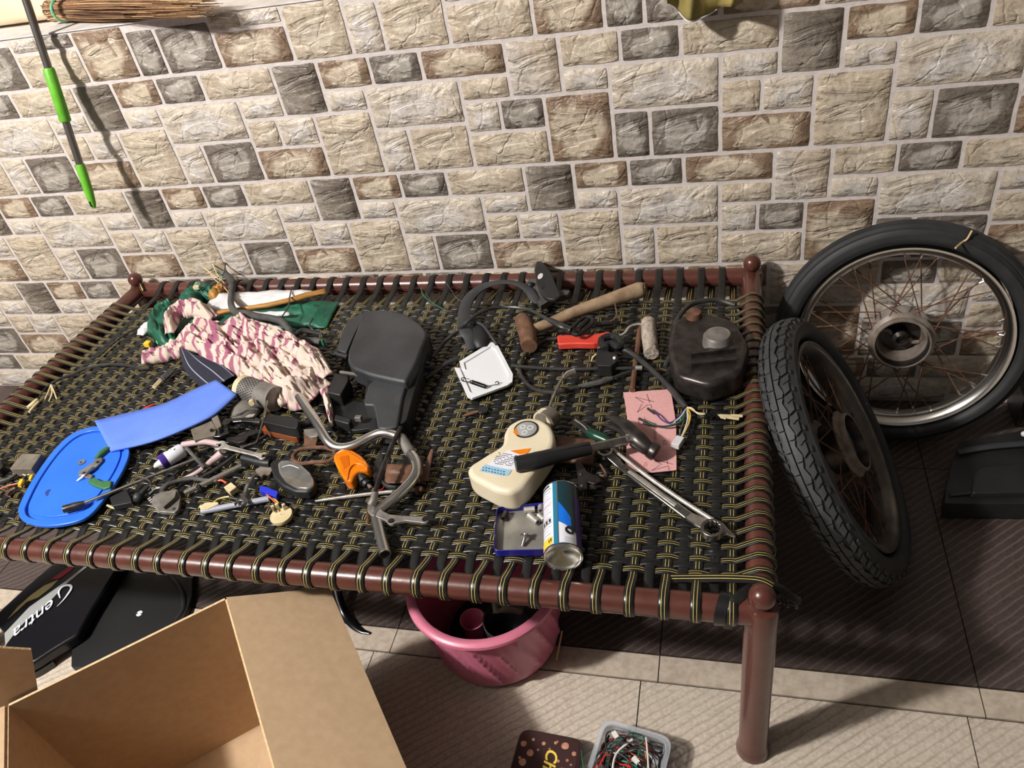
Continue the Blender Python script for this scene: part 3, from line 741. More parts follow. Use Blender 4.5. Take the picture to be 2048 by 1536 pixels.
# bucket
bx, by, bh, br, bb = 1.206, -.850, .214, .160, .135
bk = thing('bucket', 'pink plastic bucket with swirling ribs under the bed front rail', 'bucket', (bx, by, 0))
def bprof(z): t = z / bh; return bb + (br - .008 - bb) * (t ** .8)
mb = MB(); NA = 144; NZ = 26
def bfn(u, v):
    a = 2 * pi * u; z = .004 + (bh - .012) * v; sw = a * 20 + v * 9
    env = max(0, min(1, (v - .06) / .12)) * max(0, min(1, (.93 - v) / .1))
    rr_ = bprof(z) + .0065 * env * max(0, math.sin(sw)) ** 4
    rr_ -= .010 * max(0, (.06 - v) / .06)
    return (bx + rr_ * math.cos(a), by + rr_ * math.sin(a), z)
mb.grid(bfn, NA, NZ)
put('body', mb, 'pink', bk, ang=60)
put('inner_wall', MB().lathe([(.001, .009), (bb - .012, .009), (bb - .004, .02), (br - .012, bh - .004)], Matrix.Translation((bx, by, 0)), 64), 'pink', bk)
put('rim', MB().lathe([(br - .012, bh - .006), (br - .011, bh), (br - .005, bh + .004), (br + .003, bh + .004), (br + .009, bh - .001), (br + .010, bh - .008), (br + .006, bh - .012), (br - .004, bh - .010)], Matrix.Translation((bx, by, 0)), 96, close=True), 'pink', bk)
put('handle_lug', MB().box(onz(869, 1262, bh - .018), (.02, .008, .014)), 'pink', bk, bevel=.003)
# things in the bucket
cx = onz(945, 1240, .10)
q = thing('plastic_cup', 'small pink round cup lying inside the pink bucket', 'cup', cx)
put('cup_wall', MB().lathe([(.001, 0), (.022, 0), (.026, .05), (.0275, .05), (.0285, .054), (.0255, .054), (.0235, .01), (.001, .008)], Matrix.Translation(cx - Vector((0, 0, .05))) , 28), 'pink', q)
one('plastic_pot', MB().lathe([(.001, 0), (.045, 0), (.05, .080), (.047, .080), (.043, .01), (.001, .01)], Matrix.Translation(onz(1010, 1238, .11) - Vector((0, 0, .080))) , 28), 'blkd', 'dark pot inside the pink bucket beside the round cup', 'pot')
one('crumpled_sheet', MB().grid(lambda u, v: Vector(onz(985 + 62 * u, 1225 - 30 * v, .165)) + Vector((0, 0, .02 * noise.noise(Vector((u * 3, v * 3, 2))))), 8, 6), 'card2', 'crumpled greyish sheet stuffed in the pink bucket top right', 'sheet', solid=.002)
one('plastic_tray', MB().lathe([(.001, .0), (.11, .0), (.115, .010), (.001, .012)], Matrix.Translation((bx, by, .014)), 24), 'blk', 'dark parts lying at the bottom inside the pink bucket', 'parts')
one('stick', MB().tube([onz(1113, 1320, .0045), onz(1124, 1262, .03)], .0022, 6, smooth=False), 'straw2', 'thin pale stick on the floor leaning right of the pink bucket', 'stick')

# brown tin lid with cocoa print and clear box of wires
def pz(x, y, z): return onz(x, y, z)
zt = .036
ct = thing('biscuit_tin', 'dark brown rounded tin with hazelnut print and gold lettering on floor', 'tin', onz(1090, 1510, 0))
P = [Vector(onz(*q, zt).xy) for q in [(1043, 1457), (1167, 1481), (1150, 1570), (1003, 1560)]]
a1 = P[0]; e1 = (P[1] - P[0]); L1 = e1.length; e1.normalize(); e2 = Vector((e1.y, -e1.x)); L2 = .165
C4 = [a1, a1 + e1 * L1, a1 + e1 * L1 + e2 * L2, a1 + e2 * L2]
rp = roundpoly(C4, .022, 5)
put('body', MB().prism(rp, .001, zt - .004), 'choc', ct, bevel=.002)
put('rim', MB().prism(roundpoly([p + (p - (C4[0] + C4[2]) / 2).normalized() * .003 for p in C4], .024, 5), zt - .012, zt), 'choc', ct, bevel=.003)
top = MB().prism(roundpoly([p - (p - (C4[0] + C4[2]) / 2).normalized() * .007 for p in C4], .018, 5), zt - .002, zt + .0012)
put('top_panel', top, 'choc', ct)
def lp(s, t, z=zt + .0014): v = a1 + e1 * s + e2 * t; return Vector((v.x, v.y, z))
rnd = random.Random(3)
for (s, t_, r_) in [(.013, .03, .008), (.030, .018, .004), (.052, .022, .005), (.03, .045, .009), (.095, .018, .010), (.075, .016, .004), (.115, .030, .006), (.105, .045, .004), (.088, .050, .004), (.020, .065, .010), (.100, .068, .010), (.078, .013, .003), (.066, .03, .003), (.112, .072, .006), (.012, .058, .004), (.05, .09, .01), (.09, .1, .009), (.02, .10, .009), (.044, .036, .0035), (.118, .052, .003)]:
    if s > L1 - .012: s = L1 - .014
    pl = [(lp(s + r_ * .7 * math.cos(a) * (1 + .2 * rnd.random()), t_ + r_ * .7 * math.sin(a) * (1 + .2 * rnd.random()))) for a in [2 * pi * k / 9 for k in range(9)]]
    mbx = MB(); mbx.add([tuple(x) for x in pl], [tuple(range(9))]); put('nut_print', mbx, 'chocp', ct)
Tt = Matrix(((e2.x, e1.x * 1, 0, lp(.072, .075).x), (e2.y, e1.y, 0, lp(.072, .075).y), (0, 0, 1, zt + .0016), (0, 0, 0, 1)))
text_mesh('Chocô', .034, Tt, 'lettering', 'gold', ct, shear=.25, bold=.0006)
# clear box
zb = .055
cl = thing('wire_box', 'clear plastic tub full of tangled black red and green wires', 'box', onz(1245, 1510, 0))
P0 = Vector(onz(1208, 1438, zb).xy); P1 = Vector(onz(1343, 1478, zb).xy); f1 = (P1 - P0); F1 = f1.length; f1.normalize(); f2 = Vector((f1.y, -f1.x)); F2 = .16
def rect(g_): return [P0 + f1 * g_ + f2 * g_, P0 + f1 * (F1 - g_) + f2 * g_, P0 + f1 * (F1 - g_) + f2 * (F2 - g_), P0 + f1 * g_ + f2 * (F2 - g_)]
def ringwall(mb, outer, inner, z0, z1):
    n = len(outer); vs = [(p[0], p[1], z) for z in (z0, z1) for p in outer] + [(p[0], p[1], z) for z in (z0, z1) for p in inner]
    for i in range(n):
        j = (i + 1) % n
        mb.add([], [])
    b = len(mb.v); mb.v += vs
    for i in range(n):
        j = (i + 1) % n
        for f in ((i, j, n + j, n + i), (2 * n + j, 2 * n + i, 3 * n + i, 3 * n + j), (n + i, n + j, 3 * n + j, 3 * n + i), (j, i, 2 * n + i, 2 * n + j)): mb.f.append([b + k for k in f]); mb.m.append(0)
mb = MB(); ringwall(mb, roundpoly(rect(.004), .022, 5), roundpoly(rect(.0055), .021, 5), .001, zb); put('tub_wall', mb, 'clear', cl)
mb = MB(); ringwall(mb, roundpoly(rect(-.003), .026, 5), roundpoly(rect(.007), .020, 5), zb - .004, zb); put('rim', mb, 'clear', cl)
put('tub_base', MB().prism(roundpoly(rect(.005), .022, 5), .001, .003), 'clear', cl)
cols_ = ['cable', 'cable', 'cable', 'cable', 'cable', 'wired', 'wireg', 'wirew', 'wireo', 'cable']
rnd = random.Random(11)
for i in range(64):
    m_ = cols_[i % len(cols_)]; pts = []
    ca = .5 + rnd.uniform(-.25, .25); cb_ = .5 + rnd.uniform(-.28, .28); ra, rb_ = rnd.uniform(.14, .42), rnd.uniform(.12, .42); ph = rnd.random() * 6
    for k in range(rnd.randint(5, 9)):
        an = ph + k * .75; s = min(.91, max(.09, ca + ra * math.cos(an) + rnd.uniform(-.06, .06))); t_ = min(.91, max(.09, cb_ + rb_ * math.sin(an) + rnd.uniform(-.06, .06)))
        v = P0 + f1 * (F1 * s) + f2 * (F2 * t_); pts.append(Vector((v.x, v.y, .012 + .052 * (i / 64) + rnd.uniform(-.006, .008))))
    w = MB().tube(pts, rnd.choice([.0009, .0012, .0016, .002]) * (1.1 if m_ == 'cable' else 1), 5, 4)
    one('wire', w, m_, {'cable': 'black wire', 'wired': 'red wire', 'wireg': 'green wire', 'wirew': 'white wire', 'wireo': 'orange wire'}[m_] + ' in the tangle filling the clear plastic tub', 'wire', group={'cable': 'black wires', 'wired': 'red wires', 'wireg': 'green wires', 'wirew': 'white wires', 'wireo': 'orange wires'}[m_] + ' tangled in the clear tub')
for (s_, t_), lb in (((.3, .7), 'white plug at the left of the wires in the clear tub'), ((.62, .42), 'white plug in the middle of the wires in the clear tub'), ((.25, .2), 'white plug at the far left corner of the clear tub')):
    v = P0 + f1 * (F1 * s_) + f2 * (F2 * t_); tfl = MB().add(*boxvf(.014, .009, .006), 0, Matrix.Translation((v.x, v.y, .071)) @ Matrix.Rotation(s_ * 9, 4, 'Z'))
    one('wire_plug', tfl, 'wirew', lb, 'plug')
one('wire', MB().tube([onz(1163, 1500, .05), onz(1165, 1520, .06), onz(1170, 1540, .065), onz(1190, 1556, .065)], .0012, 6), 'wireg', 'green wire hanging over the left edge of the clear tub', 'wire')
one('wire', MB().tube([onz(1292, 1475, .066), onz(1295, 1505, .07), onz(1297, 1540, .07)], .0018, 6), 'wirew', 'straight white wire lying on top of the clear tub', 'wire')

# black side panels under the bed
pn = thing('side_panel', 'glossy black motorcycle side panel with silver script lettering under the bed', 'panel', (.05, -.95, 0))
def fz(px, py, z=.05): return onz(px, py, z)
def strip_px(name, pts, h, m, parent, t=.0012, n=3, r=0.002, base=0.):
    P = [Vector(onz(p[0], p[1], base + h).xy) for p in pts]; P = roundpoly(P, r, n) if r else P
    return put(name, MB().prism(P, base + h - t, base + h), m, parent)
K4 = 2048 / 300.
def zz(l): return [(x / K4, 1120 + y / K4) for x, y in l]
PH = .052
body = zz([(40, 980), (60, 1300), (200, 1500), (460, 1400), (700, 1240), (1060, 1020), (1240, 700), (1640, 60), (1700, -160), (1200, -160), (740, 30), (420, 300), (0, 680), (-120, 800)])
P = [Vector(onz(p[0], p[1], PH).xy) for p in body]
put('body', MB().prism(roundpoly(P, .01, 4), .0205, PH), 'chpanel', pn, bevel=.006)
put('body_lip', MB().prism(roundpoly([p + Vector((.004, -.004)) for p in [Vector(onz(p[0], p[1], PH).xy) for p in zz([(60, 1100), (60, 1300), (200, 1500), (420, 1400), (640, 1260), (400, 1000)])]], .01, 4), .002, .0205), 'blkg', pn)
strip_px('silver_band', zz([(60, 1000), (400, 640), (840, 330), (1150, 90), (1190, 90), (900, 330), (760, 480), (540, 700), (340, 840), (170, 1040), (80, 1160), (75, 1200)]), PH + .0012, 'silver', pn)
strip_px('gold_band', zz([(100, 810), (240, 640), (420, 480), (600, 350), (800, 265), (700, 370), (520, 510), (370, 570), (240, 690)]), PH + .0012, 'gold2', pn)
strip_px('maroon_band', zz([(690, 270), (850, 150), (990, 60), (1060, 50), (960, 150), (820, 250)]), PH + .0012, 'maroon', pn)
pC = Vector(onz(*zz([(800, 530)])[0], PH + .002)); pE = Vector(onz(*zz([(190, 1020)])[0], PH + .002)); dr = (pE - pC); Lt = dr.length
Tc = frame((pC + pE) / 2 + Vector((0, 0, .001)), dr)
text_mesh('entra', Lt * .43, Tc, 'lettering', 'label', pn, shear=.55, bold=.0002, ext=.0008)
sw = [Vector(onz(*q, PH + .003)) for q in zz([(820, 520), (800, 440), (840, 375), (905, 345), (960, 350), (972, 390), (930, 460), (860, 550), (775, 635)])]
put('swash', MB().tube(sw, [.0014, .003, .0032, .003, .0035, .0035, .0032, .002, .0006], 6, flat=.3), 'label', pn)
p2 = thing('mud_flap', 'black plastic cover with a round white dot between bed and box', 'cover', (.35, -.9, 0))
bod2 = [(143, 1300), (150, 1262), (185, 1215), (250, 1150), (380, 1120), (385, 1195), (370, 1240), (345, 1262), (140, 1345)]
P = [Vector(onz(p[0], p[1], .019).xy) for p in [(142, 1335), (143, 1285), (160, 1262), (200, 1200), (260, 1130), (385, 1130), (385, 1190), (360, 1260), (400, 1300), (300, 1345)]]
put('body', MB().prism(roundpoly(P, .008, 4), .002, .019), 'blk_shade', p2, bevel=.004)
q = [Vector(onz(*zz([(z_)])[0], .024)) for z_ in [(1030, 960), (1200, 760), (1330, 540), (1450, 300), (1600, 100)]]
put('ridge', MB().tube(q, [.003, .007, .008, .008, .007], 8, flat=.5), 'blk', p2)
put('ridge', MB().tube([onz(340, 1150, .0195), onz(362, 1180, .023), onz(366, 1215, .021), onz(350, 1240, .0195)], .006, 8, flat=.5), 'blk', p2)
pt = onz(279, 1227, .0195); put('dot_sticker', MB().lathe([(.0001, .0012), (.0078, .0012), (.0085, 0)], Matrix.Translation(pt), 24), 'label', p2)
for q in [(274, 1227), (283, 1227)]: put('dot_print', MB().box(onz(*q, .0212), (.0035, .0025, .0006)), 'ink', p2)
pt = onz(163, 1278, .0195); put('hole', MB().lathe([(.0001, .0004), (.006, .0004), (.006, 0)], Matrix.Translation(pt), 16), 'ink', p2)
# strip of black rubber curving behind the cardboard flap
one('rubber_strap', MB().tube([onz(672, 1170, .05), onz(678, 1200, .03), onz(690, 1230, .012), onz(706, 1250, .008), onz(722, 1262, .006), onz(738, 1266, .006)], [.012, .012, .011, .009, .006, .003], 8, flat=.3), 'blkg', 'curved black rubber strip on the floor behind the cardboard box flap', 'strip')
# fender piece by the right edge
fn = thing('fender_cover', 'dusty black moulded plastic cover on the floor at the right edge', 'cover', (2.33, -.27, 0))
P = [Vector(onz(p[0], p[1], .07).xy) for p in [(1916, 882), (1925, 874), (1990, 862), (2060, 850), (2200, 835), (2200, 1000), (1891, 998), (1894, 965)]]
put('body', MB().prism(roundpoly(P, .006, 3), .004, .055), 'blk', fn, bevel=.008)
P = [Vector(onz(p[0], p[1], .085).xy) for p in [(1950, 935), (1965, 925), (2050, 915), (2190, 900), (2190, 975), (1942, 980)]]
put('raised_panel', MB().prism(roundpoly(P, .01, 4), .05, .072, taper=.04), 'blk', fn, bevel=.006)
put('ridge', MB().tube([onz(1915, 904, .066), onz(1960, 896, .066), onz(2010, 890, .068), (onz(2100, 884, .068))], .009, 10, flat=.5), 'blkd', fn)
put('ridge', MB().tube([onz(1900, 990, .058), onz(1960, 985, .06), onz(2100, 984, .06)], .004, 8), 'blkd', fn)
put('white_clip', MB().ball(onz(2048, 868, .075), .007, 12), 'wht', fn)
# crate base box at the wall, right
one('metal_box', MB().box((2.555, -.05, .05), (.26, .10, .10)), 'iron', 'dark flat box against the wall base behind the right wheel', 'box', bevel=.003)

# ================================================================== ON THE BED
def zl(l, x0, y0, k): return [(x0 + x / k, y0 + y / k) for x, y in l]
def T_(pts, hs, r, seg=10, n=6, **k):
    """tube through picture points with heights above the weave (axis height)"""
    if not isinstance(hs, (list, tuple)): hs = [hs] * len(pts)
    return MB().tube([W(p[0], p[1], h) for p, h in zip(pts, hs)], r, seg, n, **k)

# --- black moulded air box
kz = 4.096
def A_(l): return zl(l, 600, 500, kz)
ab = thing('airbox_cover', 'large dusty black moulded plastic cover in the middle of the bed', 'cover', W(770, 760, 0))
lid = A_([(520, 495), (700, 485), (860, 520), (985, 600), (1035, 660), (1040, 700), (940, 950), (900, 1020), (870, 1080), (760, 1060), (560, 1015), (420, 960), (385, 900), (395, 820), (450, 680)])
put('lid', pixprism(lid, .02, .070, .012, 4), 'blkd', ab, bevel=.006)
low = A_([(640, 1040), (880, 1080), (840, 1200), (800, 1440), (700, 1465), (640, 1460), (620, 1360), (600, 1270), (520, 1265), (560, 1100)])
put('lower_body', pixprism(low, .005, .052, .006, 3), 'blkd', ab, bevel=.004)
skirt = A_([(530, 520), (440, 700), (380, 840), (300, 820), (340, 680), (400, 570), (470, 530)])
put('side_flange', pixprism(skirt, .004, .030, .008, 3), 'blkd', ab, bevel=.003, label='grey dusty side flange')
wall_ = A_([(1030, 690), (1060, 680), (1040, 830), (960, 1060), (870, 1400), (820, 1430), (800, 1400), (880, 1080), (940, 950)])
put('side_wall', pixprism(wall_, .0, .045, .006, 3), 'blk', ab, bevel=.003)
for nm, pl, h1 in (('bracket', [(280, 1010), (395, 1020), (395, 1070), (330, 1190), (225, 1165)], .045), ('bracket', [(550, 1045), (635, 1040), (570, 1260), (520, 1255)], .05), ('bracket', [(270, 1390), (290, 1345), (420, 1380), (400, 1425)], .03), ('rib_plate', [(230, 1170), (520, 1250), (600, 1290), (640, 1450), (440, 1480), (260, 1400)], .012), ('rib_plate', [(560, 1470), (620, 1390), (680, 1460), (770, 1440), (640, 1480)], .02)):
    put(nm, pixprism(A_(pl), .002, h1, .003, 2), 'blk', ab, bevel=.002)
for nm, c, r_ in (('mounting_ear', (285, 850), .010), ('mounting_ear', (1050, 950), .012), ('mounting_ear', (850, 1400), .011)):
    p = W(*A_([c])[0], .026); put(nm, MB().lathe([(r_ * .4, -.004), (r_, -.004), (r_, .004), (r_ * .4, .004)], Matrix.Translation(p), 20, close=True), 'blk', ab)
put('mounting_arm', T_(A_([(285, 850), (390, 880)]), [.026, .026], .006, 6), 'blk', ab)
put('mounting_arm', T_(A_([(1050, 950), (990, 900)]), [.026, .03], .007, 6), 'blk', ab)
put('clip', MB().box(W(*A_([(480, 1380)])[0], .028), (.015, .010, .012)), 'dull', ab, bevel=.001, label='pale metal clip')
put('clip', T_(A_([(330, 1000), (420, 1012), (540, 1040)]), .048, .004, 6), 'grey', ab, label='grey hinge pin')

# --- chrome handlebar
K5 = 4.3875
def H_(l): return zl(l, 560, 780, K5)
hb = thing('handlebar', 'long bent chrome motorcycle handlebar lying across the woven bed', 'handlebar', W(700, 900, 0))
bar = T_(H_([(170, 60), (330, 300), (425, 455), (520, 508), (650, 488), (790, 415), (900, 378), (1000, 395), (1075, 440), (1135, 540), (1195, 640), (1180, 760), (1060, 900), (930, 1010), (850, 1085), (855, 1160), (920, 1430)]),
         [.05, .045, .035, .028, .028, .032, .036, .038, .036, .034, .032, .03, .026, .022, .02, .018, .016], .0108, 20, 8, cap=False)
put('tube', bar, 'chrome', hb)
pe = W(*H_([(922, 1436)])[0], .016); pe0 = W(*H_([(900, 1350)])[0], .0165)
put('open_end', MB().lathe([(.0108, -.002), (.0112, 0), (.0108, .002), (.0088, .002), (.0085, -.03), (.0001, -.03)], axisT(pe, pe + (pe - pe0)), 24), 'chrome', hb)
put('bore', MB().lathe([(.0086, .0004), (.0001, .0001)], axisT(pe - (pe - pe0) * .25, pe + (pe - pe0)), 20), 'ink', hb)
put('sleeve', T_(H_([(1060, 420), (1100, 480), (1150, 560)]), [.0365, .0355, .034], .0116, 20), 'dull', hb, label='dull scuffed sleeve')

# --- brake pedal rod and lever plate
lv = thing('brake_lever', 'dull alloy lever plate with black rod crossing the chrome handlebar', 'lever', W(775, 1030, 0))
put('rod', T_(H_([(1060, 330), (1000, 450), (930, 620), (870, 790), (830, 900)]), [.05, .052, .05, .046, .042], .0052, 10), 'iron', lv)
put('rod_end', T_(H_([(840, 870), (822, 960), (800, 1010)]), [.042, .036, .03], [.006, .0075, .009], 12), 'dull', lv)
plate = H_([(800, 985), (850, 1000), (900, 1060), (960, 1090), (1180, 1110), (1280, 1105), (1305, 1130), (1295, 1160), (1260, 1165), (1100, 1145), (1010, 1165), (985, 1180), (950, 1175), (930, 1145), (860, 1115), (800, 1100), (765, 1060), (770, 1010)])
lpl = put('plate', pixprism(plate, .022, .029, .004, 3), 'dull', lv, bevel=.001)
for c in ((975, 1148), (1272, 1132)):
    put('hole', MB().lathe([(.0001, 0), (.0042, 0), (.0046, .0006), (.0058, .0006), (.006, -.001)], Matrix.Translation(W(*H_([c])[0], .0296)), 18), 'iron', lpl)
put('pivot', T_(H_([(785, 1080), (780, 1120), (768, 1170)]), [.024, .014, .006], [.006, .005, .004], 8), 'rust', lv)

# --- orange indicator lamp
oi = thing('indicator_lamp', 'bright orange indicator lamp with short black rubber stem', 'lamp', W(*H_([(630, 680)])[0], 0))
lens = H_([(500, 535), (560, 515), (640, 525), (720, 575), (775, 640), (788, 670), (770, 700), (730, 705), (690, 710), (655, 745), (635, 790), (595, 798), (560, 780), (500, 680), (465, 600), (470, 560)])
oln = put('lens', pixprism(lens, .006, .034, .005, 3, taper=.0), 'orange', oi, bevel=.006, seg=3)
for k in range(6):
    a = H_([(600 + k * 28, 545 + k * 16), (660 + k * 22, 600 + k * 15)]); put('lens_rib', T_(a, .0345, .0016, 6, smooth=False), 'orange', oln)
put('lens_rib', T_(H_([(590, 790), (605, 700), (650, 650), (720, 655), (770, 690)]), [.034, .0355, .036, .0355, .034], .0018, 6), 'orange', oln)
put('reflector', pixprism(H_([(520, 590), (600, 570), (610, 660), (560, 690)]), .033, .0348, .002), 'amber', oi)
ost = put('stem', T_(H_([(690, 725), (735, 790), (770, 830)]), [.02, .016, .013], [.011, .0105, .0085], 14), 'blk', oi)
for q in [(700, 745), (722, 775), (745, 805)]:
    p = W(*H_([q])[0], .018 - .002); dd = W(*H_([(770, 830)])[0], .013) - W(*H_([(690, 725)])[0], .02)
    put('stem_ring', MB().lathe([(.0105, -.0012), (.0122, 0), (.0105, .0012)], axisT(p, p + dd), 16), 'blk', ost)
put('bolt', T_(H_([(765, 820), (800, 865)]), [.013, .011], .0045, 8), 'steel', oi)
put('lead', T_(H_([(800, 865), (850, 880), (895, 870), (915, 845)]), .008, .001, 5), 'wired', oi)

# --- oval reflector lamp (grey glass)
kq = 5.12
def B_(l): return zl(l, 240, 780, kq)
gl = thing('mirror_lamp', 'round-cornered glass lamp in a black housing beside the orange lamp', 'lamp', W(588, 955, 0))
hs = B_([(1530, 750), (1600, 700), (1720, 695), (1860, 740), (1960, 830), (2000, 930), (1985, 1000), (1920, 1045), (1790, 1040), (1660, 980), (1570, 890)])
put('housing', pixprism(hs, .002, .024, .006, 3), 'blk', gl, bevel=.004)
gs = B_([(1610, 750), (1650, 715), (1740, 712), (1850, 750), (1945, 840), (1985, 920), (1975, 980), (1920, 1010), (1810, 1000), (1690, 930), (1625, 840)])
ggl = put('glass', pixprism(gs, .02, .029, .006, 3, taper=.0), 'glass', gl, bevel=.004, seg=3)
put('dust_patch', pixprism(B_([(1650, 880), (1720, 940), (1830, 995), (1930, 995), (1960, 960), (1850, 930), (1760, 890), (1690, 870)]), .029, .0294, .004), 'card2', ggl)
put('lens_line', T_(B_([(1660, 790), (1740, 770), (1830, 800)]), .0293, .0009, 5), 'wht', ggl)

# --- rusty loop bracket
rb = thing('rusty_bracket', 'rusty steel oval loop with a strap arm above the glass lamp', 'bracket', W(630, 910, 0))
loop = H_([(130, 560), (180, 520), (300, 505), (420, 510), (480, 545), (475, 590), (420, 625), (300, 635), (180, 645), (125, 620), (115, 585)])
pts = [W(*q, .028) for q in loop]; lpp = closed_cat(pts, 5); put('loop', MB().tube(lpp + [lpp[0], lpp[1]], .0045, 8, smooth=False), 'rust', rb)
put('arm', pixprism(H_([(205, 360), (330, 410), (310, 500), (215, 500)]), .018, .024, .003), 'leather', rb, bevel=.001)
put('arm_tip', pixprism(H_([(205, 345), (300, 335), (345, 370), (330, 405), (270, 415), (215, 380)]), .024, .032, .004), 'dull', rb, bevel=.002, label='dull rounded tip')

# --- black and amber reflector box
rx = thing('reflector_box', 'black rounded box lamp with dark orange lower lens', 'lamp', W(563, 858, 0))
def F_(l): return zl(l, 380, 780, 2048 / 260)
bxp = F_([(1145, 500), (1200, 378), (1640, 425), (1710, 480), (1685, 605), (1600, 600)])
put('housing', pixprism(bxp, .014, .043, .004, 3), 'blk', rx, bevel=.005)
put('lens', pixprism(F_([(1125, 628), (1185, 520), (1650, 570), (1720, 620), (1690, 755), (1600, 745)]), .0, .015, .004, 3), 'orangep', rx, bevel=.002)
put('stalk', T_(B_([(1830, 360), (1900, 350), (1950, 330)]), .02, [.010, .009, .008], 10), 'blk', rx)
for q in ((1500, 380), (1725, 468)): put('screw', MB().lathe([(.0001, .0008), (.0022, .0008), (.0026, 0)], Matrix.Translation(W(*B_([q])[0], .0285)), 10), 'iron', rx) if False else None

# --- perforated metal cylinder
pf = thing('filter_canister', 'cream capped perforated metal cylinder half under the pink cloth', 'canister', W(505, 785, 0))
fa, fb = W(488, 776, .032), W(552, 798, .036); Rf = .030
T = axisT(fa, fb); Lf = (fb - fa).length
put('sleeve', MB().lathe([(Rf, 0), (Rf, Lf), (.0001, Lf)], T, 40), 'dull', pf)
put('cap', MB().lathe([(.0001, -.008), (Rf * .9, -.008), (Rf * 1.02, -.005), (Rf * 1.03, .008), (Rf, .010)], T, 40), 'ivory', pf)
for i in range(9):
    for k in range(28):
        an = 2 * pi * (k + (i % 2) * .5) / 28; z = .014 + i * .0062
        if z > Lf - .004: continue
        c_ = T @ Vector((Rf * math.cos(an), Rf * math.sin(an), z)); nrm = (T.to_3x3() @ Vector((math.cos(an), math.sin(an), 0)))
        if nrm.z < -.2: continue
        me = None
        if 'PERF' not in globals(): PERF = MB().lathe([(.0001, .0004), (.0021, .0004), (.0021, -.0002)], None, 8).mesh('perforation', 'ink')
        o = bpy.data.objects.new('perforation', PERF); COL.objects.link(o); o.parent = pf
        o.matrix_local = Matrix.Translation(c_ - pf.location) @ axisT(Vector((0, 0, 0)), nrm).to_3x3().to_4x4()
put('knob', MB().lathe([(.0001, .016), (.006, .016), (.0075, .010), (.006, .004), (.0035, 0)], axisT(W(505, 800, .05), W(500, 818, .056), (1, 0, 0)), 14), 'ivory', pf)
one('alloy_dome', MB().lathe([(.001, .026), (.020, .024), (.033, .016), (.040, .004), (.041, 0)], Matrix.Translation(W(492, 822, .001)), 32), 'grey', 'dull grey metal dome partly under the perforated cylinder', 'cover')

# --- cloths and sacks
def heap(spine, wid, h, nu, nv, seed, fold=1.0, freq=(10, 5), base=.002, mf=None, edge=.5, mb=None, off=0., wr=0.):
    P = catmull([W(p[0], p[1], 0) for p in spine], 8); K = len(P) - 1
    def f(u, v):
        x = u * K; i = min(int(x), K - 1); t = x - i; c = P[i].lerp(P[i + 1], t); tg = (P[min(i + 1, K)] - P[max(i - 1, 0)]); tg.z = 0; tg.normalize(); s_ = Vector((-tg.y, tg.x, 0))
        ww = u * (len(wid) - 1); a = min(int(ww), len(wid) - 2); ww = wid[a] + (wid[a + 1] - wid[a]) * (ww - a)
        q = (v - .5) * 2; j = noise.noise(Vector((u * 7 + seed, v * 2, seed))) * .35 * abs(q)
        p = c + s_ * q * ww * (1 + j + wr * math.sin(u * 40 + seed) * abs(q))
        dome = max(0, 1 - abs(q) ** 2.4) ** .6 * min(1, u * 7 + .12) * min(1, (1 - u) * 7 + .12)
        nz = noise.noise(Vector((u * freq[0] + seed, v * freq[1] + u * 3, seed * 2))); rz = 1 - abs(noise.noise(Vector((u * freq[0] * 1.6 + v * 4, v * freq[1] * 1.8 - u * 5, seed + 9)))) * 2
        z = base + off + h * dome * (.62 + .4 * nz * fold + .30 * rz * fold)
        return Vector((p.x, p.y, ZB + max(base + off, z)))
    mb = mb or MB(); mb.grid(f, nu, nv, 0, mf); return mb
sk = thing('woven_sack', 'folded green woven plastic sack with white and ochre print', 'sack', W(530, 630, 0))
put('main_fold', heap([(362, 648), (430, 640), (520, 636), (600, 634), (668, 630)], [.055, .075, .082, .080, .062, .06], .030, 60, 24, 3, .7, (7, 3), mf=lambda u, v: 0), 'sackg', sk, ang=60, solid=.0015)
put('white_print', heap([(425, 622), (480, 619), (560, 612), (640, 606)], [.045, .040, .034, .012], .018, 44, 14, 5, .8, (7, 3), off=.026), 'sackw', sk, ang=60, solid=.001, label='white printed area')
put('ochre_print', heap([(430, 650), (500, 640), (560, 630), (660, 603)], [.006, .008, .009, .014], .012, 40, 8, 6, .5, (6, 2), off=.034), 'sacko', sk, ang=60, solid=.001, label='ochre printed stripe')
put('white_print', heap([(503, 650), (545, 653), (590, 650)], [.006, .013, .006], .012, 24, 8, 8, .6, (6, 2), off=.034), 'sackw', sk, ang=60, solid=.001)
put('top_fold', heap([(392, 640), (385, 610), (405, 590), (440, 600)], [.03, .04, .035, .02], .045, 30, 16, 9, .9, (6, 3)), 'sackg', sk, ang=60, solid=.0015)
put('left_fold', heap([(345, 700), (325, 660), (335, 630), (355, 618)], [.02, .035, .035, .02], .045, 30, 16, 12, .9, (6, 3)), 'sackg', sk, ang=60, solid=.0015)
put('white_corner', heap([(280, 672), (300, 655), (325, 640)], [.012, .03, .03], .014, 20, 12, 14, .8, (5, 3)), 'sackw', sk, ang=60, solid=.001, label='crumpled white corner')
put('ochre_patch', heap([(432, 618), (445, 606), (458, 598)], [.012, .018, .016], .03, 16, 10, 15, .8, (5, 3), off=.03), 'sacko', sk, ang=60, solid=.001)
one('connector', MB().box(W(296, 688, .012), (.018, .016, .014)), 'yel', 'small yellow connector left of the green sack', 'connector', bevel=.002)
one('connector', MB().box(W(318, 684, .010), (.012, .010, .012)), 'band', 'small mint green connector between yellow connector and green sack', 'connector', bevel=.002)
pc = thing('printed_cloth', 'crumpled pink and cream printed cloth lying over the green sack', 'cloth', W(520, 720, 0))
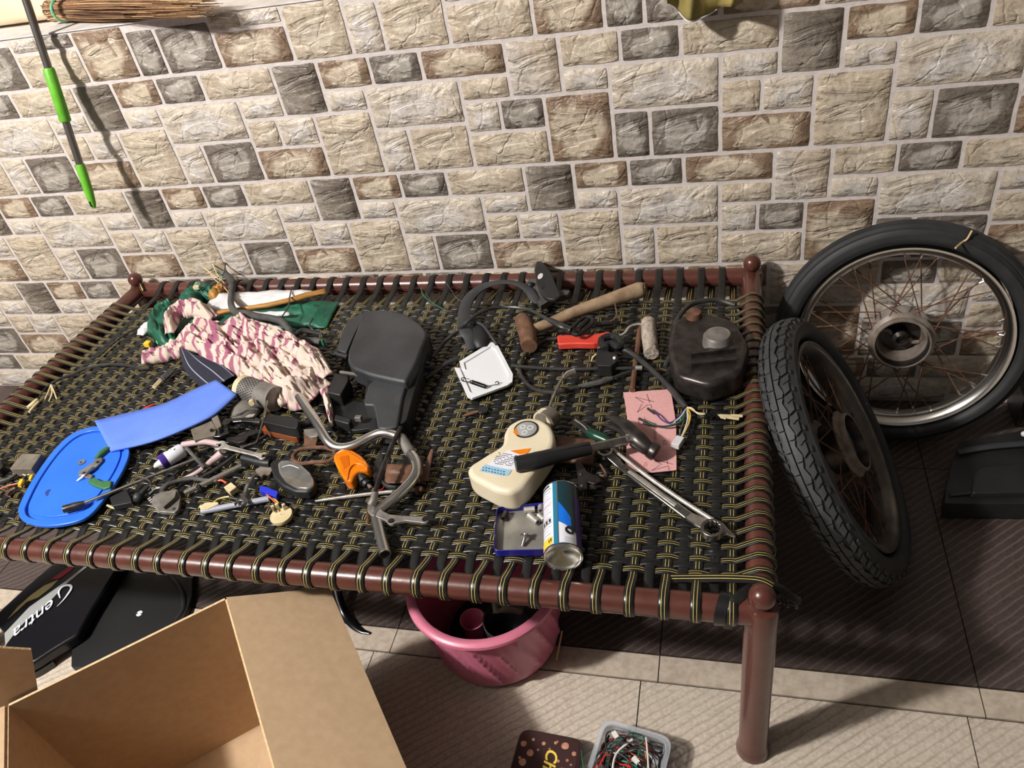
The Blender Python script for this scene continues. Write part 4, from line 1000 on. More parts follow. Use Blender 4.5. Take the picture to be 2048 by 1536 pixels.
put('cloth_body', heap([(365, 680), (420, 690), (480, 715), (540, 745), (600, 785), (640, 800)], [.028, .060, .062, .068, .072, .05], .055, 90, 44, 21, 1.3, (12, 6), base=.01, wr=.05), 'pcloth', pc, ang=70, solid=.0015)
put('cloth_fold', heap([(470, 665), (520, 690), (580, 715), (630, 745), (668, 780)], [.018, .028, .034, .030, .015], .035, 70, 20, 22, 1.2, (14, 4), off=.040, wr=.08), 'pcloth', pc, ang=70, solid=.0015)
put('cloth_fold', heap([(350, 690), (365, 655), (400, 645), (440, 660)], [.012, .026, .030, .016], .04, 40, 18, 24, 1., (9, 4), off=.035), 'pcloth', pc, ang=70, solid=.0015)
put('cloth_tail', heap([(285, 728), (315, 720), (350, 708), (385, 700)], [.004, .022, .032, .026], .035, 36, 16, 23, 1.1, (9, 4)), 'pcloth', pc, ang=70, solid=.0015)
put('cloth_tail', heap([(655, 790), (662, 820), (668, 850), (670, 868)], [.012, .008, .006, .003], .018, 20, 8, 25, 1.1, (9, 4), off=.02), 'pcloth', pc, ang=70, solid=.0015)
put('cloth_tail', heap([(570, 790), (568, 812), (575, 826)], [.018, .012, .008], .02, 20, 8, 26, 1.1, (9, 4), off=.02), 'pcloth', pc, ang=70, solid=.0015)
nb = thing('striped_strap', 'dark navy cloth band with pale stripes under the pink cloth', 'cloth', W(410, 740, 0))
def A2(l): return zl(l, 250, 500, kz)
def navy(u, v):
    a = Vector(W(*A2([(440 + 40 * v * 0, 800)])[0], .02)); 
    P0_ = catmull([W(*q, .022) for q in A2([(445, 800), (480, 960), (560, 1060), (655, 1130)])], 6); P1_ = catmull([W(*q, .03) for q in A2([(560, 860), (680, 880), (800, 930), (890, 1000)])], 6)
    x = u * (len(P0_) - 1); i = min(int(x), len(P0_) - 2); t = x - i
    p = P0_[i].lerp(P0_[i + 1], t).lerp(P1_[i].lerp(P1_[i + 1], t), v); p.z += .006 * math.sin(v * pi) * (1 - u) - .010 * u; return p
def nstripe(u, v): return 1 if (.20 < v < .235 or .60 < v < .635 or .93 < v < .955) else 0
put('band', MB().grid(navy, 18, 60, 0, nstripe), ['navy', 'navyl'], nb, solid=.003)

# --- wiring harness across the sack
wh = thing('wiring_harness', 'dusty taped wiring harness with frayed connectors over the green sack', 'harness', W(500, 640, 0))
put('trunk', T_(A2([(830, 200), (880, 270), (870, 360), (870, 450), (910, 510), (1000, 520), (1090, 545), (1200, 560), (1290, 590), (1350, 660), (1380, 720)]), [.05, .05, .055, .065, .068, .066, .064, .064, .06, .055, .05], [.008, .012, .008, .009, .010, .0095, .0095, .009, .010, .009, .008], 12), 'dirty', wh)
put('branch', T_(A2([(1400, 720), (1480, 745), (1560, 750), (1610, 760)]), [.035, .035, .03, .03], [.009, .011, .011, .010], 10), 'dirty', wh)
put('branch', T_(A2([(1390, 700), (1450, 660), (1530, 670), (1620, 690)]), [.05, .05, .045, .04], [.005, .007, .006, .003], 8), 'cable', wh)
put('branch', T_(A2([(1290, 540), (1340, 460), (1350, 380), (1370, 300)]), [.06, .055, .05, .045], .0018, 6), 'cable', wh)
put('branch', T_(A2([(1180, 410), (1250, 340), (1310, 270), (1330, 230)]), [.03, .035, .04, .045], .0018, 6), 'cable', wh)
put('branch', T_(A2([(1540, 560), (1510, 620), (1550, 660)]), [.045, .045, .04], .002, 6), 'cable', wh)
put('green_plug', MB().box(W(*A2([(1622, 762)])[0], .032), (.006, .006, .022)), 'wireg', wh, bevel=.001)
rnd = random.Random(5)
cc_ = ['straw2', 'ivory', 'leather', 'dirty', 'cable', 'wireg', 'ivory', 'leather']
for i, q in enumerate([(655, 150), (720, 110), (795, 60), (830, 80), (600, 290), (620, 330), (740, 330), (780, 350), (930, 430), (700, 200), (960, 230), (650, 300), (700, 310), (760, 160)]):
    px, py = A2([q])[0]; bx_, by_ = A2([(800 + rnd.uniform(-30, 30), 240 + rnd.uniform(-30, 40))])[0]
    mx_, my_ = (px + bx_) / 2 + rnd.uniform(-4, 4), (py + by_) / 2 + rnd.uniform(-4, 4)
    put('frayed_wire', T_([(bx_, by_), (mx_, my_), (px, py)], [.045, .05, .05], [.0016, .0014, .003 if i < 4 else .0016], 5), cc_[i % 8], wh)
put('connector', MB().box(W(*A2([(590, 305)])[0], .045), (.02, .012, .010)), 'ivory', wh, bevel=.001, label='cream connector')
th_ = thing('thin_cable', 'long thin black cable with cream bullet connectors on the left of bed', 'cable', W(160, 740, 0))
def L_(l): return zl(l, 0, 540, 4.8)
put('sheath', T_(L_([(1440, 940), (1340, 945), (1230, 920), (1080, 905), (960, 915), (820, 945), (700, 1000), (590, 1040), (490, 1090)]), [.012, .01, .01, .01, .01, .01, .01, .012, .012], .0038, 8), 'cable', th_)
for a, m_ in (([(490, 1090), (430, 1140), (390, 1200), (350, 1250)], 'cable'), ([(490, 1100), (520, 1170), (545, 1240)], 'ivory'), ([(490, 1100), (500, 1180), (470, 1260)], 'ivory'), ([(490, 1100), (460, 1180), (430, 1240)], 'ivory')):
    put('wire', T_(L_(a), .010, .0018, 6), m_, th_)
put('connector', T_(L_([(355, 1240), (310, 1285), (265, 1320)]), .010, [.004, .006, .005], 8, flat=.7), 'ivory', th_, label='cream bullet connector')
put('connector', T_(L_([(370, 1265), (320, 1320), (280, 1365)]), .008, [.003, .004, .003], 8), 'ivory', th_)
put('sheath', T_(L_([(1320, 550), (1200, 620), (1080, 710), (1000, 780), (935, 835)]), .008, .003, 8), 'cable', th_)
one('cable_plug', MB().tube([W(345, 740, .012), W(325, 758, .012)], .010, 4, smooth=False), 'dirty', 'dusty grey square plug below the pink cloth tail', 'plug', bevel=.001)
one('cable_plug', MB().tube([W(322, 760, .009), W(308, 775, .009)], .007, 4, smooth=False), 'ivory', 'dirty cream plug end joined to the dusty grey plug', 'plug', bevel=.001)

# --- blue foam sheet
fm = thing('foam_sheet', 'long curved strip of blue foam resting on the blue lid', 'foam', W(330, 840, 0))
e0 = catmull([W(*q, h) for q, h in zip([(190, 843), (260, 826), (330, 808), (390, 780), (433, 761)], [.014, .02, .03, .035, .038])], 8)
e1_ = catmull([W(*q, h) for q, h in zip([(222, 903), (300, 885), (370, 858), (430, 828), (474, 790)], [.016, .025, .035, .04, .042])], 8)
def foam(u, v):
    x = u * (len(e0) - 1); i = min(int(x), len(e0) - 2); t = x - i; p = e0[i].lerp(e0[i + 1], t).lerp(e1_[i].lerp(e1_[i + 1], t), v); return p
mb = MB().grid(foam, 32, 6); put('sheet', mb, ['foam'], fm, solid=.006, ang=50)
one('red_tip', T_([(308, 808), (296, 815), (280, 824)], .008, [.002, .004, .004], 8), 'red', 'small red tip sticking out behind the blue foam sheet', 'tip')

# --- blue lid
kl = 5.12
def D_(l): return zl(l, 0, 780, kl)
bl = thing('storage_tray', 'bright blue rounded plastic lid-like tray with washer on it at the left', 'tray', W(140, 960, 0))
out = D_([(1000, 370), (1150, 420), (1290, 560), (1320, 660), (1230, 870), (1060, 1120), (900, 1290), (700, 1365), (450, 1390), (250, 1345), (190, 1270), (200, 1170), (330, 920), (520, 650), (700, 470), (860, 395)])
inn = D_([(1010, 415), (1130, 455), (1240, 570), (1265, 660), (1185, 850), (1030, 1080), (880, 1235), (690, 1310), (470, 1335), (300, 1300), (255, 1240), (275, 1160), (390, 930), (570, 670), (740, 500), (880, 430)])
put('base', pixprism(out, .004, .009, 0, 4, True), 'blue', bl, bevel=.001)
def ringprism(o_, i_, z0, z1, h):
    a = closed_cat([W(*q, h) for q in o_], 4); b = closed_cat([W(*q, h) for q in i_], 4); mb = MB(); ringwall(mb, [(p.x, p.y) for p in a], [(p.x, p.y) for p in b], ZB + z0, ZB + z1); return mb
put('rim', ringprism(out, inn, .008, .016, .016), 'blue', bl, bevel=.0015)
inn2 = [((x - 150) * .93 + 150, (y - 960) * .93 + 958) for x, y in inn]
put('panel', pixprism(inn2, .008, .0125, 0, 4, True), 'blue', bl, bevel=.001)
put('stain', pixprism(D_([(460, 1050), (490, 1020), (525, 1015), (500, 1050), (490, 1085), (470, 1080)]), .0125, .0128, .001), 'foamd', bl)
one('washer', MB().lathe([(.003, 0), (.0085, 0), (.0085, .0012), (.003, .0012)], Matrix.Translation(W(*D_([(836, 742)])[0], .0132)), 24, close=True), 'dull', 'thin grey metal washer lying on the blue lid', 'washer')
pl = thing('pliers', 'small multi-tool pliers with green grips lying on the blue lid', 'pliers', W(185, 940, .012))
put('jaw', pixprism(D_([(800, 840), (950, 740), (985, 700), (1040, 690), (1050, 720), (960, 810), (860, 870), (800, 875)]), .014, .019, .002), 'dull', pl, bevel=.001)
put('jaw', T_(D_([(790, 930), (870, 870), (960, 790)]), [.016, .02, .022], [.0012, .003, .003], 6), 'steel', pl)
put('jaw', pixprism(D_([(810, 860), (870, 840), (950, 870), (930, 900), (850, 890)]), .013, .018, .002), 'dull', pl, bevel=.001)
for q in ((1000, 740), (860, 850)): put('rivet', MB().lathe([(.0001, .002), (.003, .0015), (.0034, 0)], Matrix.Translation(W(*D_([q])[0], .019)), 12), 'iron', pl)
put('grip', T_(D_([(980, 700), (1040, 640), (1100, 590)]), .02, [.005, .0075, .007], 8, flat=.6), 'green', pl, label='green vinyl grip')
put('grip', pixprism(D_([(890, 935), (960, 890), (1040, 930), (1140, 925), (1130, 990), (1060, 1010), (960, 975)]), .013, .022, .003), 'green', pl, bevel=.002, label='green vinyl grip')
one('red_cable', T_(D_([(1305, 720), (1290, 780), (1260, 830), (1215, 880)]), .006, .0024, 6), 'wired', 'short red cable curving beside the right edge of the blue lid', 'cable')
one('thin_wire', T_(D_([(1430, 660), (1430, 720), (1370, 790), (1280, 820)]), .005, .001, 5), 'cable', 'thin dark wire loop right of the blue lid', 'wire')

# --- long socket spanner
sp_ = thing('socket_spanner', 'long slim steel tube spanner with socket end over the blue lid', 'spanner', W(260, 970, 0))
a, b = W(*D_([(830, 1170)])[0], .024), W(*D_([(1995, 708)])[0], .016)
put('shaft', MB().tube([a, b], .0036, 10, smooth=False), 'steel', sp_)
a2 = W(*D_([(655, 1222)])[0], .024)
put('socket', MB().tube([a2, a2.lerp(a, .75), a.lerp(b, .03)], [.0085, .0082, .005], 12, smooth=False), 'iron', sp_)
put('socket_bore', MB().lathe([(.0001, .0006), (.0065, .0006)], axisT(a2, a2 + (a2 - a)), 12), 'ink', sp_)

# --- left edge relay, wires
ry = thing('relay_box', 'dusty grey square relay with frayed wires at the left picture edge', 'relay', W(45, 930, 0))
def E_(l): return zl(l, 0, 880, 7.68)
put('case', pixprism(E_([(330, 205), (640, 210), (480, 440), (140, 445)]), .0, .026, .004), 'card2', ry, bevel=.002)
put('plug', pixprism(E_([(-120, 260), (20, 300), (40, 420), (-40, 470), (-150, 460)]), .0, .02, .004), 'blk', ry, bevel=.003)
for pts_, m_, r_ in (([(200, 520), (300, 490), (380, 540), (460, 530)], 'ivory', .0016), ([(320, 450), (250, 520), (150, 590), (0, 640)], 'dirty', .005), ([(0, 750), (130, 700), (260, 670), (320, 640)], 'wireo', .0018), ([(240, 740), (150, 790), (100, 850)], 'leather', .005), ([(430, 480), (400, 560), (330, 600)], 'cable', .002)):
    put('wire', T_(E_(pts_), .008, r_, 6), m_, ry)
put('connector', T_(E_([(340, 620), (330, 660), (300, 710)]), .010, [.005, .006, .004], 8), 'yel', ry, label='yellow connector')
put('connector', T_(E_([(495, 545), (480, 580), (460, 620)]), .010, [.004, .005, .003], 8), 'yel', ry, label='yellow connector')

# --- small glue tube bottle
gb = thing('small_bottle', 'small white bottle with purple band and nozzle behind the rod', 'bottle', W(338, 915, 0))
a, b = W(*B_([(420, 745)])[0], .018), W(*B_([(650, 610)])[0], .018); T = axisT(a, b); L0 = (b - a).length; Rb = .0165
put('body', MB().lathe([(.001, .0), (Rb * .9, .0), (Rb, .003), (Rb, L0 - .004), (Rb * .85, L0), (.001, L0)], T, 28), 'label', gb)
put('purple_band', MB().lathe([(Rb * .96, -.001), (Rb * 1.02, 0), (Rb * 1.02, .013), (Rb, .0135)], T, 28), 'purple', gb)
put('nozzle', MB().tube([a, a - (b - a).normalized() * .012, a - (b - a).normalized() * .017], [.009, .006, .002], 10, smooth=False), 'wht', gb)
put('pink_tip', MB().tube([a - (b - a).normalized() * .010, W(*B_([(355, 795)])[0], .010)], .002, 6, smooth=False), 'tube', gb)
for i in range(3):
    put('print_mark', MB().box(T @ Vector((Rb + .0001, (-.005 + .005 * i), L0 * (.45 + .12 * i))), (.002, .003, .001)), ['ink', 'yel', 'dblue'][i], gb)

# --- mauve hoses
hz = thing('mauve_hose', 'pale mauve rubber hose curving from bottle to the white spanner', 'hose', W(400, 890, 0))
put('hose', T_(B_([(640, 560), (740, 545), (860, 530), (940, 540), (1025, 555)]), [.012, .014, .016, .016, .016], .0068, 12), 'tube', hz)
put('bore', MB().lathe([(.0001, .0006), (.0045, .0006)], axisT(W(*B_([(1025, 556)])[0], .016), W(*B_([(1060, 560)])[0], .016)), 12), 'ink', hz)
hz = thing('mauve_hose', 'pale mauve hose with flared end running toward the finned regulator', 'hose', W(380, 940, 0))
put('hose', T_(B_([(1040, 650), (960, 715), (880, 780), (780, 850), (640, 910)]), [.02, .014, .012, .010, .008], [.0095, .008, .0062, .005, .003], 12), 'tube', hz)
one('thin_pipe', T_(B_([(680, 590), (760, 680), (870, 800)]), [.03, .026, .022], .0042, 8), 'dirty', 'short grey pipe crossing the mauve hoses', 'pipe')
# --- black cables
one('black_cable', T_(B_([(1180, 670), (1060, 760), (900, 860), (760, 940)]), .007, .0042, 8), 'cable', 'thick black cable running under the white spanner', 'cable')
one('black_cable', T_(B_([(910, 590), (760, 680), (600, 830), (480, 960), (380, 1010)]), .005, .0034, 8), 'cable', 'thin black cable looping between bottle and regulator', 'cable')
one('rubber_pipe', T_(B_([(1260, 695), (1360, 720), (1470, 745), (1540, 750)]), .011, .0095, 10), 'blk', 'short black rubber pipe joined to the glass lamp housing', 'pipe')
one('rusty_sprocket', MB().prism([tuple((W(*B_([(1490, 820)])[0], .004).xy) + Vector((math.cos(a) * r_, math.sin(a) * r_))) for a, r_ in [(2 * pi * k / 32, .022 if k % 4 < 2 else .018) for k in range(32)]], ZB + .002, ZB + .006), 'rusth', 'rusty toothed gear partly under the glass lamp', 'gear')

# --- open end spanners
def spanner(name, label, p0, p1, h, w0, w1, hw, m, sh=.5, thick=.005, flip=1):
    a, b = W(*p0, h), W(*p1, h); T = frame(a, b - a); L0 = (b - a).length
    t = thing(name, label, 'spanner', W((p0[0] + p1[0]) / 2, (p0[1] + p1[1]) / 2, 0)); mb = MB()
    def head(cx, R_, ang, sgn):
        n = 22; gap = math.radians(33); pts = []
        for k in range(n + 1):
            an = gap + (2 * pi - 2 * gap) * k / n; pts.append((R_ * math.cos(an), R_ * math.sin(an)))
        gx = R_ * math.cos(gap); gy = R_ * math.sin(gap) * .98
        pts += [(R_ * .02, -gy), (-R_ * .22, -gy * .5), (-R_ * .22, gy * .5), (R_ * .02, gy)]
        ca, sa = math.cos(ang), math.sin(ang)
        return [(cx + (x * ca - y * sa) * sgn, (x * sa + y * ca) * sgn) for x, y in pts]
    put('jaw', MB().prism(head(0, w0, sh, -1), -thick / 2, thick / 2, T=T), m, t, bevel=.0008)
    put('jaw', MB().prism(head(L0, w1, sh, 1), -thick / 2, thick / 2, T=T), m, t, bevel=.0008)
    sx0, sx1 = w0 * .75, L0 - w1 * .75
    put('shank', MB().prism([(sx0, -hw * 1.5), (sx0 + .012, -hw), (sx1 - .012, -hw * .85), (sx1, -hw * 1.2), (sx1, hw * 1.2), (sx1 - .012, hw * .85), (sx0 + .012, hw), (sx0, hw * 1.5)], -thick * .4, thick * .4, T=T), m, t, bevel=.001)
    put('shank_panel', MB().prism([(sx0 + .018, -hw * .5), (sx1 - .018, -hw * .45), (sx1 - .018, hw * .45), (sx0 + .018, hw * .5)], thick * .3, thick * .5, T=T), 'dull', t)
    return t, T, L0
spanner('open_spanner', 'bright open-ended spanner lying over the mauve hoses', B_([(1025, 570)])[0], B_([(1465, 680)])[0], .024, .0135, .0098, .0058, 'bright', .5)
spanner('open_spanner', 'grey open-ended spanner standing on the grey hose', B_([(1345, 870)])[0], B_([(1240, 1150)])[0], .020, .0115, .0135, .0042, 'steel', -.4)

# --- finned regulator
rg = thing('regulator', 'grey finned alloy regulator plate with cable and cream connector', 'regulator', W(335, 1000, 0))
put('plate', pixprism(B_([(330, 1090), (420, 1050), (580, 1010), (620, 1090), (600, 1220), (560, 1255), (400, 1245), (330, 1160)]), .001, .010, .003, 3), 'dull', rg, bevel=.001)
put('block', pixprism(B_([(350, 1080), (420, 1040), (580, 1020), (560, 1100), (440, 1200)]), .008, .020, .004, 3), 'grey', rg, bevel=.002)
for k in range(9):
    x = 285 + k * 14; y = 1120 + k * 17; put('fin', MB().tube([W(*B_([(x, y)])[0], .006), W(*B_([(x + 30, y - 22)])[0], .008)], .0018, 4, smooth=False), 'dull', rg)
put('hole', MB().lathe([(.0001, .0004), (.0035, .0004)], Matrix.Translation(W(*B_([(552, 1217)])[0], .0103)), 14), 'ink', rg)
put('cable', T_(B_([(430, 1045), (480, 980), (600, 930), (740, 905), (870, 925), (1000, 930)]), [.02, .018, .014, .012, .010, .010], [.0065, .0058, .0052, .005, .0045, .004], 10), 'dirty', rg)
put('lead', T_(B_([(980, 935), (1040, 925), (1090, 955)]), .010, .0022, 6), 'wireo', rg)
put('connector', MB().prism([(-.012, -.009), (.012, -.009), (.012, .009), (-.012, .009)], -.007, .007, T=frame(W(*B_([(1140, 1015)])[0], .009), W(*B_([(1190, 1050)])[0], .009) - W(*B_([(1090, 965)])[0], .009))), 'ivory', rg, bevel=.0015, label='cream square connector')
kb = thing('rubber_plug', 'round dusty black rubber plug with cream wire below the rod', 'plug', W(285, 1005, 0))
put('plug', MB().ball(W(*B_([(185, 1100)])[0], .010), .0105, 14), 'blkd', kb)
put('neck', T_(B_([(200, 1090), (250, 1030), (300, 990)]), [.010, .012, .012], .007, 8), 'blk', kb)
put('loop', T_(B_([(130, 960), (170, 905), (230, 900), (300, 930), (320, 980), (290, 1030)]), [.012, .03, .034, .03, .02, .012], .0016, 6), 'dirty', kb)
put('wire', T_(B_([(130, 1150), (60, 1175), (-10, 1195), (-70, 1205), (-130, 1180)]), .006, .0024, 6), 'ivory', kb)
put('cable', T_(B_([(300, 1070), (370, 1010), (440, 990), (560, 900)]), [.01, .014, .014, .012], .0034, 6), 'cable', kb)
one('black_block', pixprism(D_([(1120, 1100), (1290, 1010), (1340, 1110), (1350, 1150), (1150, 1190)]), .0, .014, .003), 'blk', 'small black rubber block right of the blue lid', 'block', bevel=.002)

# --- chrome tube piece and grey hose with connector
ch = thing('chrome_tube', 'short chrome tube with a cross hole above the cream connector', 'tube', W(430, 950, 0))
put('tube', MB().tube([W(*B_([(660, 1058)])[0], .012), W(*B_([(1245, 775)])[0], .012)], .0058, 14, smooth=False, cap=True), 'chrome', ch)
put('hole', MB().lathe([(.0001, .0003), (.003, .0003)], Matrix.Translation(W(*B_([(805, 992)])[0], .0182)), 10), 'ink', ch)
put('clamp', T_(B_([(800, 1010), (815, 985)]), .012, .0066, 12, smooth=False), 'iron', ch)
gh = thing('grey_hose', 'straight grey hose under the grey spanner near the front', 'hose', W(460, 1015, 0))
put('hose', MB().tube([W(*B_([(835, 1245)])[0], .008), W(*B_([(1530, 1112)])[0], .008)], .0065, 12, smooth=False), 'gtube', gh)
put('bore', MB().lathe([(.0001, .0004), (.0042, .0004)], axisT(W(*B_([(833, 1245)])[0], .008), W(*B_([(780, 1255)])[0], .008)), 10), 'ivory', gh)
yc = thing('wire_connector', 'cream flat connector with yellow wire lying on the grey hose', 'connector', W(420, 1010, 0))
put('shell', pixprism(B_([(805, 1190), (880, 1150), (1000, 1145), (1010, 1165), (900, 1215), (830, 1225)]), .008, .016, .002), 'ivory', yc, bevel=.001)
put('wire', T_(B_([(960, 1155), (1000, 1120), (1060, 1100), (1120, 1092)]), .012, .002, 6), 'wirey', yc)
put('sleeve', T_(B_([(1110, 1095), (1160, 1110), (1210, 1120)]), .010, .0025, 6), 'blk', yc)

# --- blue connector + cream round plug
one('blue_plug', pixprism(B_([(1430, 985), (1480, 985), (1620, 1040), (1600, 1090), (1560, 1080), (1425, 1030)]), .004, .016, .002), 'bluek', 'dark blue flat connector above the cream round socket', 'connector', bevel=.001)
cs = thing('bulb_socket', 'cream round bulb socket with prongs near the bed front', 'socket', W(562, 1030, 0))
ctr = W(*B_([(1655, 1290)])[0], .008)
put('disc', MB().lathe([(.001, -.006), (.021, -.006), (.023, .001), (.022, .004), (.001, .005)], Matrix.Translation(ctr), 28), 'ivory', cs)
for q in ((1580, 1240), (1690, 1225), (1620, 1220)):
    b_ = W(*B_([q])[0], .012); put('prong', MB().tube([b_ - Vector((0, 0, .004)), b_ + Vector((.0, .002, .014))], .0045, 4, smooth=False), 'ivory', cs, bevel=.001)
for pts_, m_ in (([(1500, 1070), (1560, 1120), (1610, 1170)], 'wireo'), ([(1530, 1100), (1590, 1125), (1625, 1160)], 'wirey'), ([(1530, 1130), (1545, 1190), (1550, 1240)], 'cable'), ([(1570, 1150), (1580, 1190), (1585, 1230)], 'cable')):
    put('wire', T_(B_(pts_), [.012, .018, .022], .0016, 6), m_, cs)

# --- parts between foam and reflector
def F_(l): return zl(l, 380, 780, 2048 / 260)
cbx = thing('control_box', 'dusty brown-grey metal box half under the blue foam', 'box', W(405, 860, 0))
put('case', pixprism(F_([(20, 480), (290, 380), (420, 600), (400, 700), (60, 790), (10, 640)]), .0, .028, .004), 'card2', cbx, bevel=.002)
put('cover', pixprism(F_([(300, 380), (400, 340), (430, 360), (500, 560), (420, 610)]), .0, .034, .004), 'card2', cbx, bevel=.002)
bk1 = thing('lever_bracket', 'black twin-arm metal bracket right of the dusty grey box', 'bracket', W(450, 855, 0))
put('arm', pixprism(F_([(500, 470), (560, 440), (830, 430), (1050, 420), (1130, 470), (1100, 510), (800, 490), (620, 510), (520, 510)]), .022, .030, .004), 'blkg', bk1, bevel=.002)
put('arm', pixprism(F_([(300, 650), (340, 610), (430, 610), (520, 560), (600, 600), (620, 680), (480, 730), (350, 740)]), .016, .024, .004), 'blkg', bk1, bevel=.002)
put('pivot', MB().lathe([(.001, .012), (.010, .012), (.012, 0)], Matrix.Translation(W(*F_([(610, 560)])[0], .022)), 18), 'iron', bk1)
for q, r_ in (((560, 470), .004), ((345, 640), .004), ((750, 590), .006)): put('eye', MB().lathe([(r_ * .5, .0), (r_, .0), (r_, .003), (r_ * .5, .003)], Matrix.Translation(W(*F_([q])[0], .03)), 14, close=True), 'iron', bk1)
put('arm', T_(F_([(650, 600), (760, 600), (860, 560), (960, 540)]), [.02, .02, .018, .016], .005, 8), 'blkg', bk1)
one('black_clamp', pixprism(F_([(540, 740), (760, 730), (900, 640), (1090, 620), (1100, 660), (920, 720), (880, 800), (760, 830), (600, 790)]), .0, .014, .004), 'iron', 'dark metal clamp lying between bracket and bright spanner', 'clamp', bevel=.002)
one('screwdriver_rod', T_(F_([(1215, 170), (1175, 350), (1120, 600), (1050, 820)]), [.055, .05, .035, .012], [.0022, .0022, .0024, .0016], 8), 'steel', 'thin dark steel rod standing beside the black reflector box', 'rod')
one('steel_blade', pixprism(F_([(780, 880), (980, 830), (985, 845), (800, 920)]), .004, .008, .001), 'steel', 'short flat steel blade above the bright spanner', 'blade')
one('foil_piece', pixprism(F_([(870, 420), (930, 385), (1030, 375), (990, 420), (920, 430)]), .032, .034, .001), 'bright', 'small bright metal piece on the black bracket', 'piece')
for i, (pts_, r_) in enumerate((([(720, 400), (850, 350), (960, 300), (1080, 310)], .0016), ([(640, 420), (800, 390), (900, 320), (1060, 300)], .0016), ([(620, 790), (700, 760), (800, 700), (1000, 640)], .003), ([(1230, 710), (1100, 780), (1040, 830), (1000, 850)], .0045))):
    one('black_cable', T_(F_(pts_), .03 if i < 2 else .010, r_, 6), 'cable', ['thin black wire arching just below the perforated cylinder', 'second thin wire along the black bracket top', 'dark wire lying across the dark metal clamp', 'thick black cable leading left from the black reflector box'][i], 'cable')
one('rust_block', MB().box(W(*F_([(1235, 300)])[0], .012), (.012, .010, .02)), 'leather', 'small brown block beneath the pink cloth edge', 'block', bevel=.001)

# --- leather piece and thin rod under handlebar
lp_ = thing('leather_flap', 'torn brown leather piece under the chrome handlebar', 'flap', W(790, 950, 0))
def ltr(u, v):
    p = W(*H_([(900 + 360 * u, 650 + 170 * v)])[0], .006 + .008 * math.sin(u * 3) + .004 * noise.noise(Vector((u * 6, v * 5, 1)))); return p
put('flap', MB().grid(ltr, 16, 10), 'leather', lp_, solid=.002)
put('dark_edge', pixprism(H_([(830, 640), (880, 545), (900, 560), (900, 700), (850, 860), (815, 760)]), .0, .016, .002), 'iron', lp_, bevel=.001)
put('curl', MB().tube([W(*H_([(1335, 520)])[0], .02), W(*H_([(1300, 640)])[0], .02), W(*H_([(1270, 800)])[0], .012)], [.003, .006, .008], 8, flat=.3), 'leather', lp_)
put('base_strip', T_(H_([(880, 800), (960, 850), (1100, 850), (1180, 820)]), .006, .005, 8), 'blk', lp_)
rd = thing('thin_rod', 'thin silver rod passing under the chrome handlebar', 'rod', W(700, 992, 0))
put('shaft', T_(H_([(310, 975), (600, 935), (900, 900), (1190, 875)]), .009, [.002, .0036, .0036, .0034], 8), 'bright', rd)
put('rod_head', MB().tube([W(*H_([(1190, 850)])[0], .01), W(*H_([(1205, 915)])[0], .008)], .0035, 8, smooth=False), 'rust', rd)
put('rod_head', MB().ball(W(*H_([(1232, 868)])[0], .010), .0065, 12), 'leather', rd)

# --- white tray with spring
def T3(l): return zl(l, 600, 500, kz)
wt = thing('plastic_tray', 'white rounded square plastic tray holding a black spring', 'tray', W(970, 740, 0))
outw = T3([(1305, 915), (1570, 755), (1620, 780), (1745, 1020), (1740, 1080), (1700, 1110), (1410, 1215), (1370, 1200), (1340, 1130), (1265, 965), (1320, 970), (1310, 935)])
put('base', pixprism(outw, .004, .009, .004, 3), 'wht', wt, bevel=.001)
inw = [((x - 970) * .84 + 970.5, (y - 740) * .84 + 740) for x, y in outw]
mb = MB(); Pa = [W(*q, .012) for q in outw]; Pb = [W(*q, .012) for q in inw]
ringwall(mb, [(p.x, p.y) for p in Pa], [(p.x, p.y) for p in Pb], ZB + .008, ZB + .013); put('rim', mb, 'wht', wt, bevel=.0015)
spg = thing('spring', 'black coil tension spring with hooked ends on the white tray', 'spring', W(955, 765, .01))
s0, s1 = W(*T3([(1400, 1078)])[0], .017), W(*T3([(1520, 1120)])[0], .017); T = axisT(s0, s1); L0 = (s1 - s0).length; co = []
for k in range(14 * 10 + 1): a = 2 * pi * k / 10; co.append(T @ Vector((.0042 * math.cos(a), .0042 * math.sin(a), L0 * k / 140)))
put('coil', MB().tube(co, .0011, 5, smooth=False), 'blkg', spg)
put('hook', T_(T3([(1395, 1080), (1340, 1075), (1320, 1058), (1335, 1045), (1358, 1050)]), .017, .0011, 6), 'blkg', spg)
put('hook', T_(T3([(1520, 1120), (1580, 1108), (1620, 1098), (1628, 1084), (1612, 1078), (1598, 1090)]), .017, .0011, 6), 'blkg', spg)
ky = thing('key', 'small worn key with black head on the bare weave', 'key', W(970, 822, 0))
put('head', pixprism(T3([(1455, 1290), (1500, 1275), (1545, 1285), (1540, 1320), (1480, 1335), (1460, 1330)]), .002, .008, .004), 'blk', ky, bevel=.001)
put('blade', pixprism(T3([(1450, 1310), (1465, 1325), (1400, 1345), (1330, 1365), (1325, 1355), (1380, 1330)]), .003, .0055, .001), 'leather', ky)

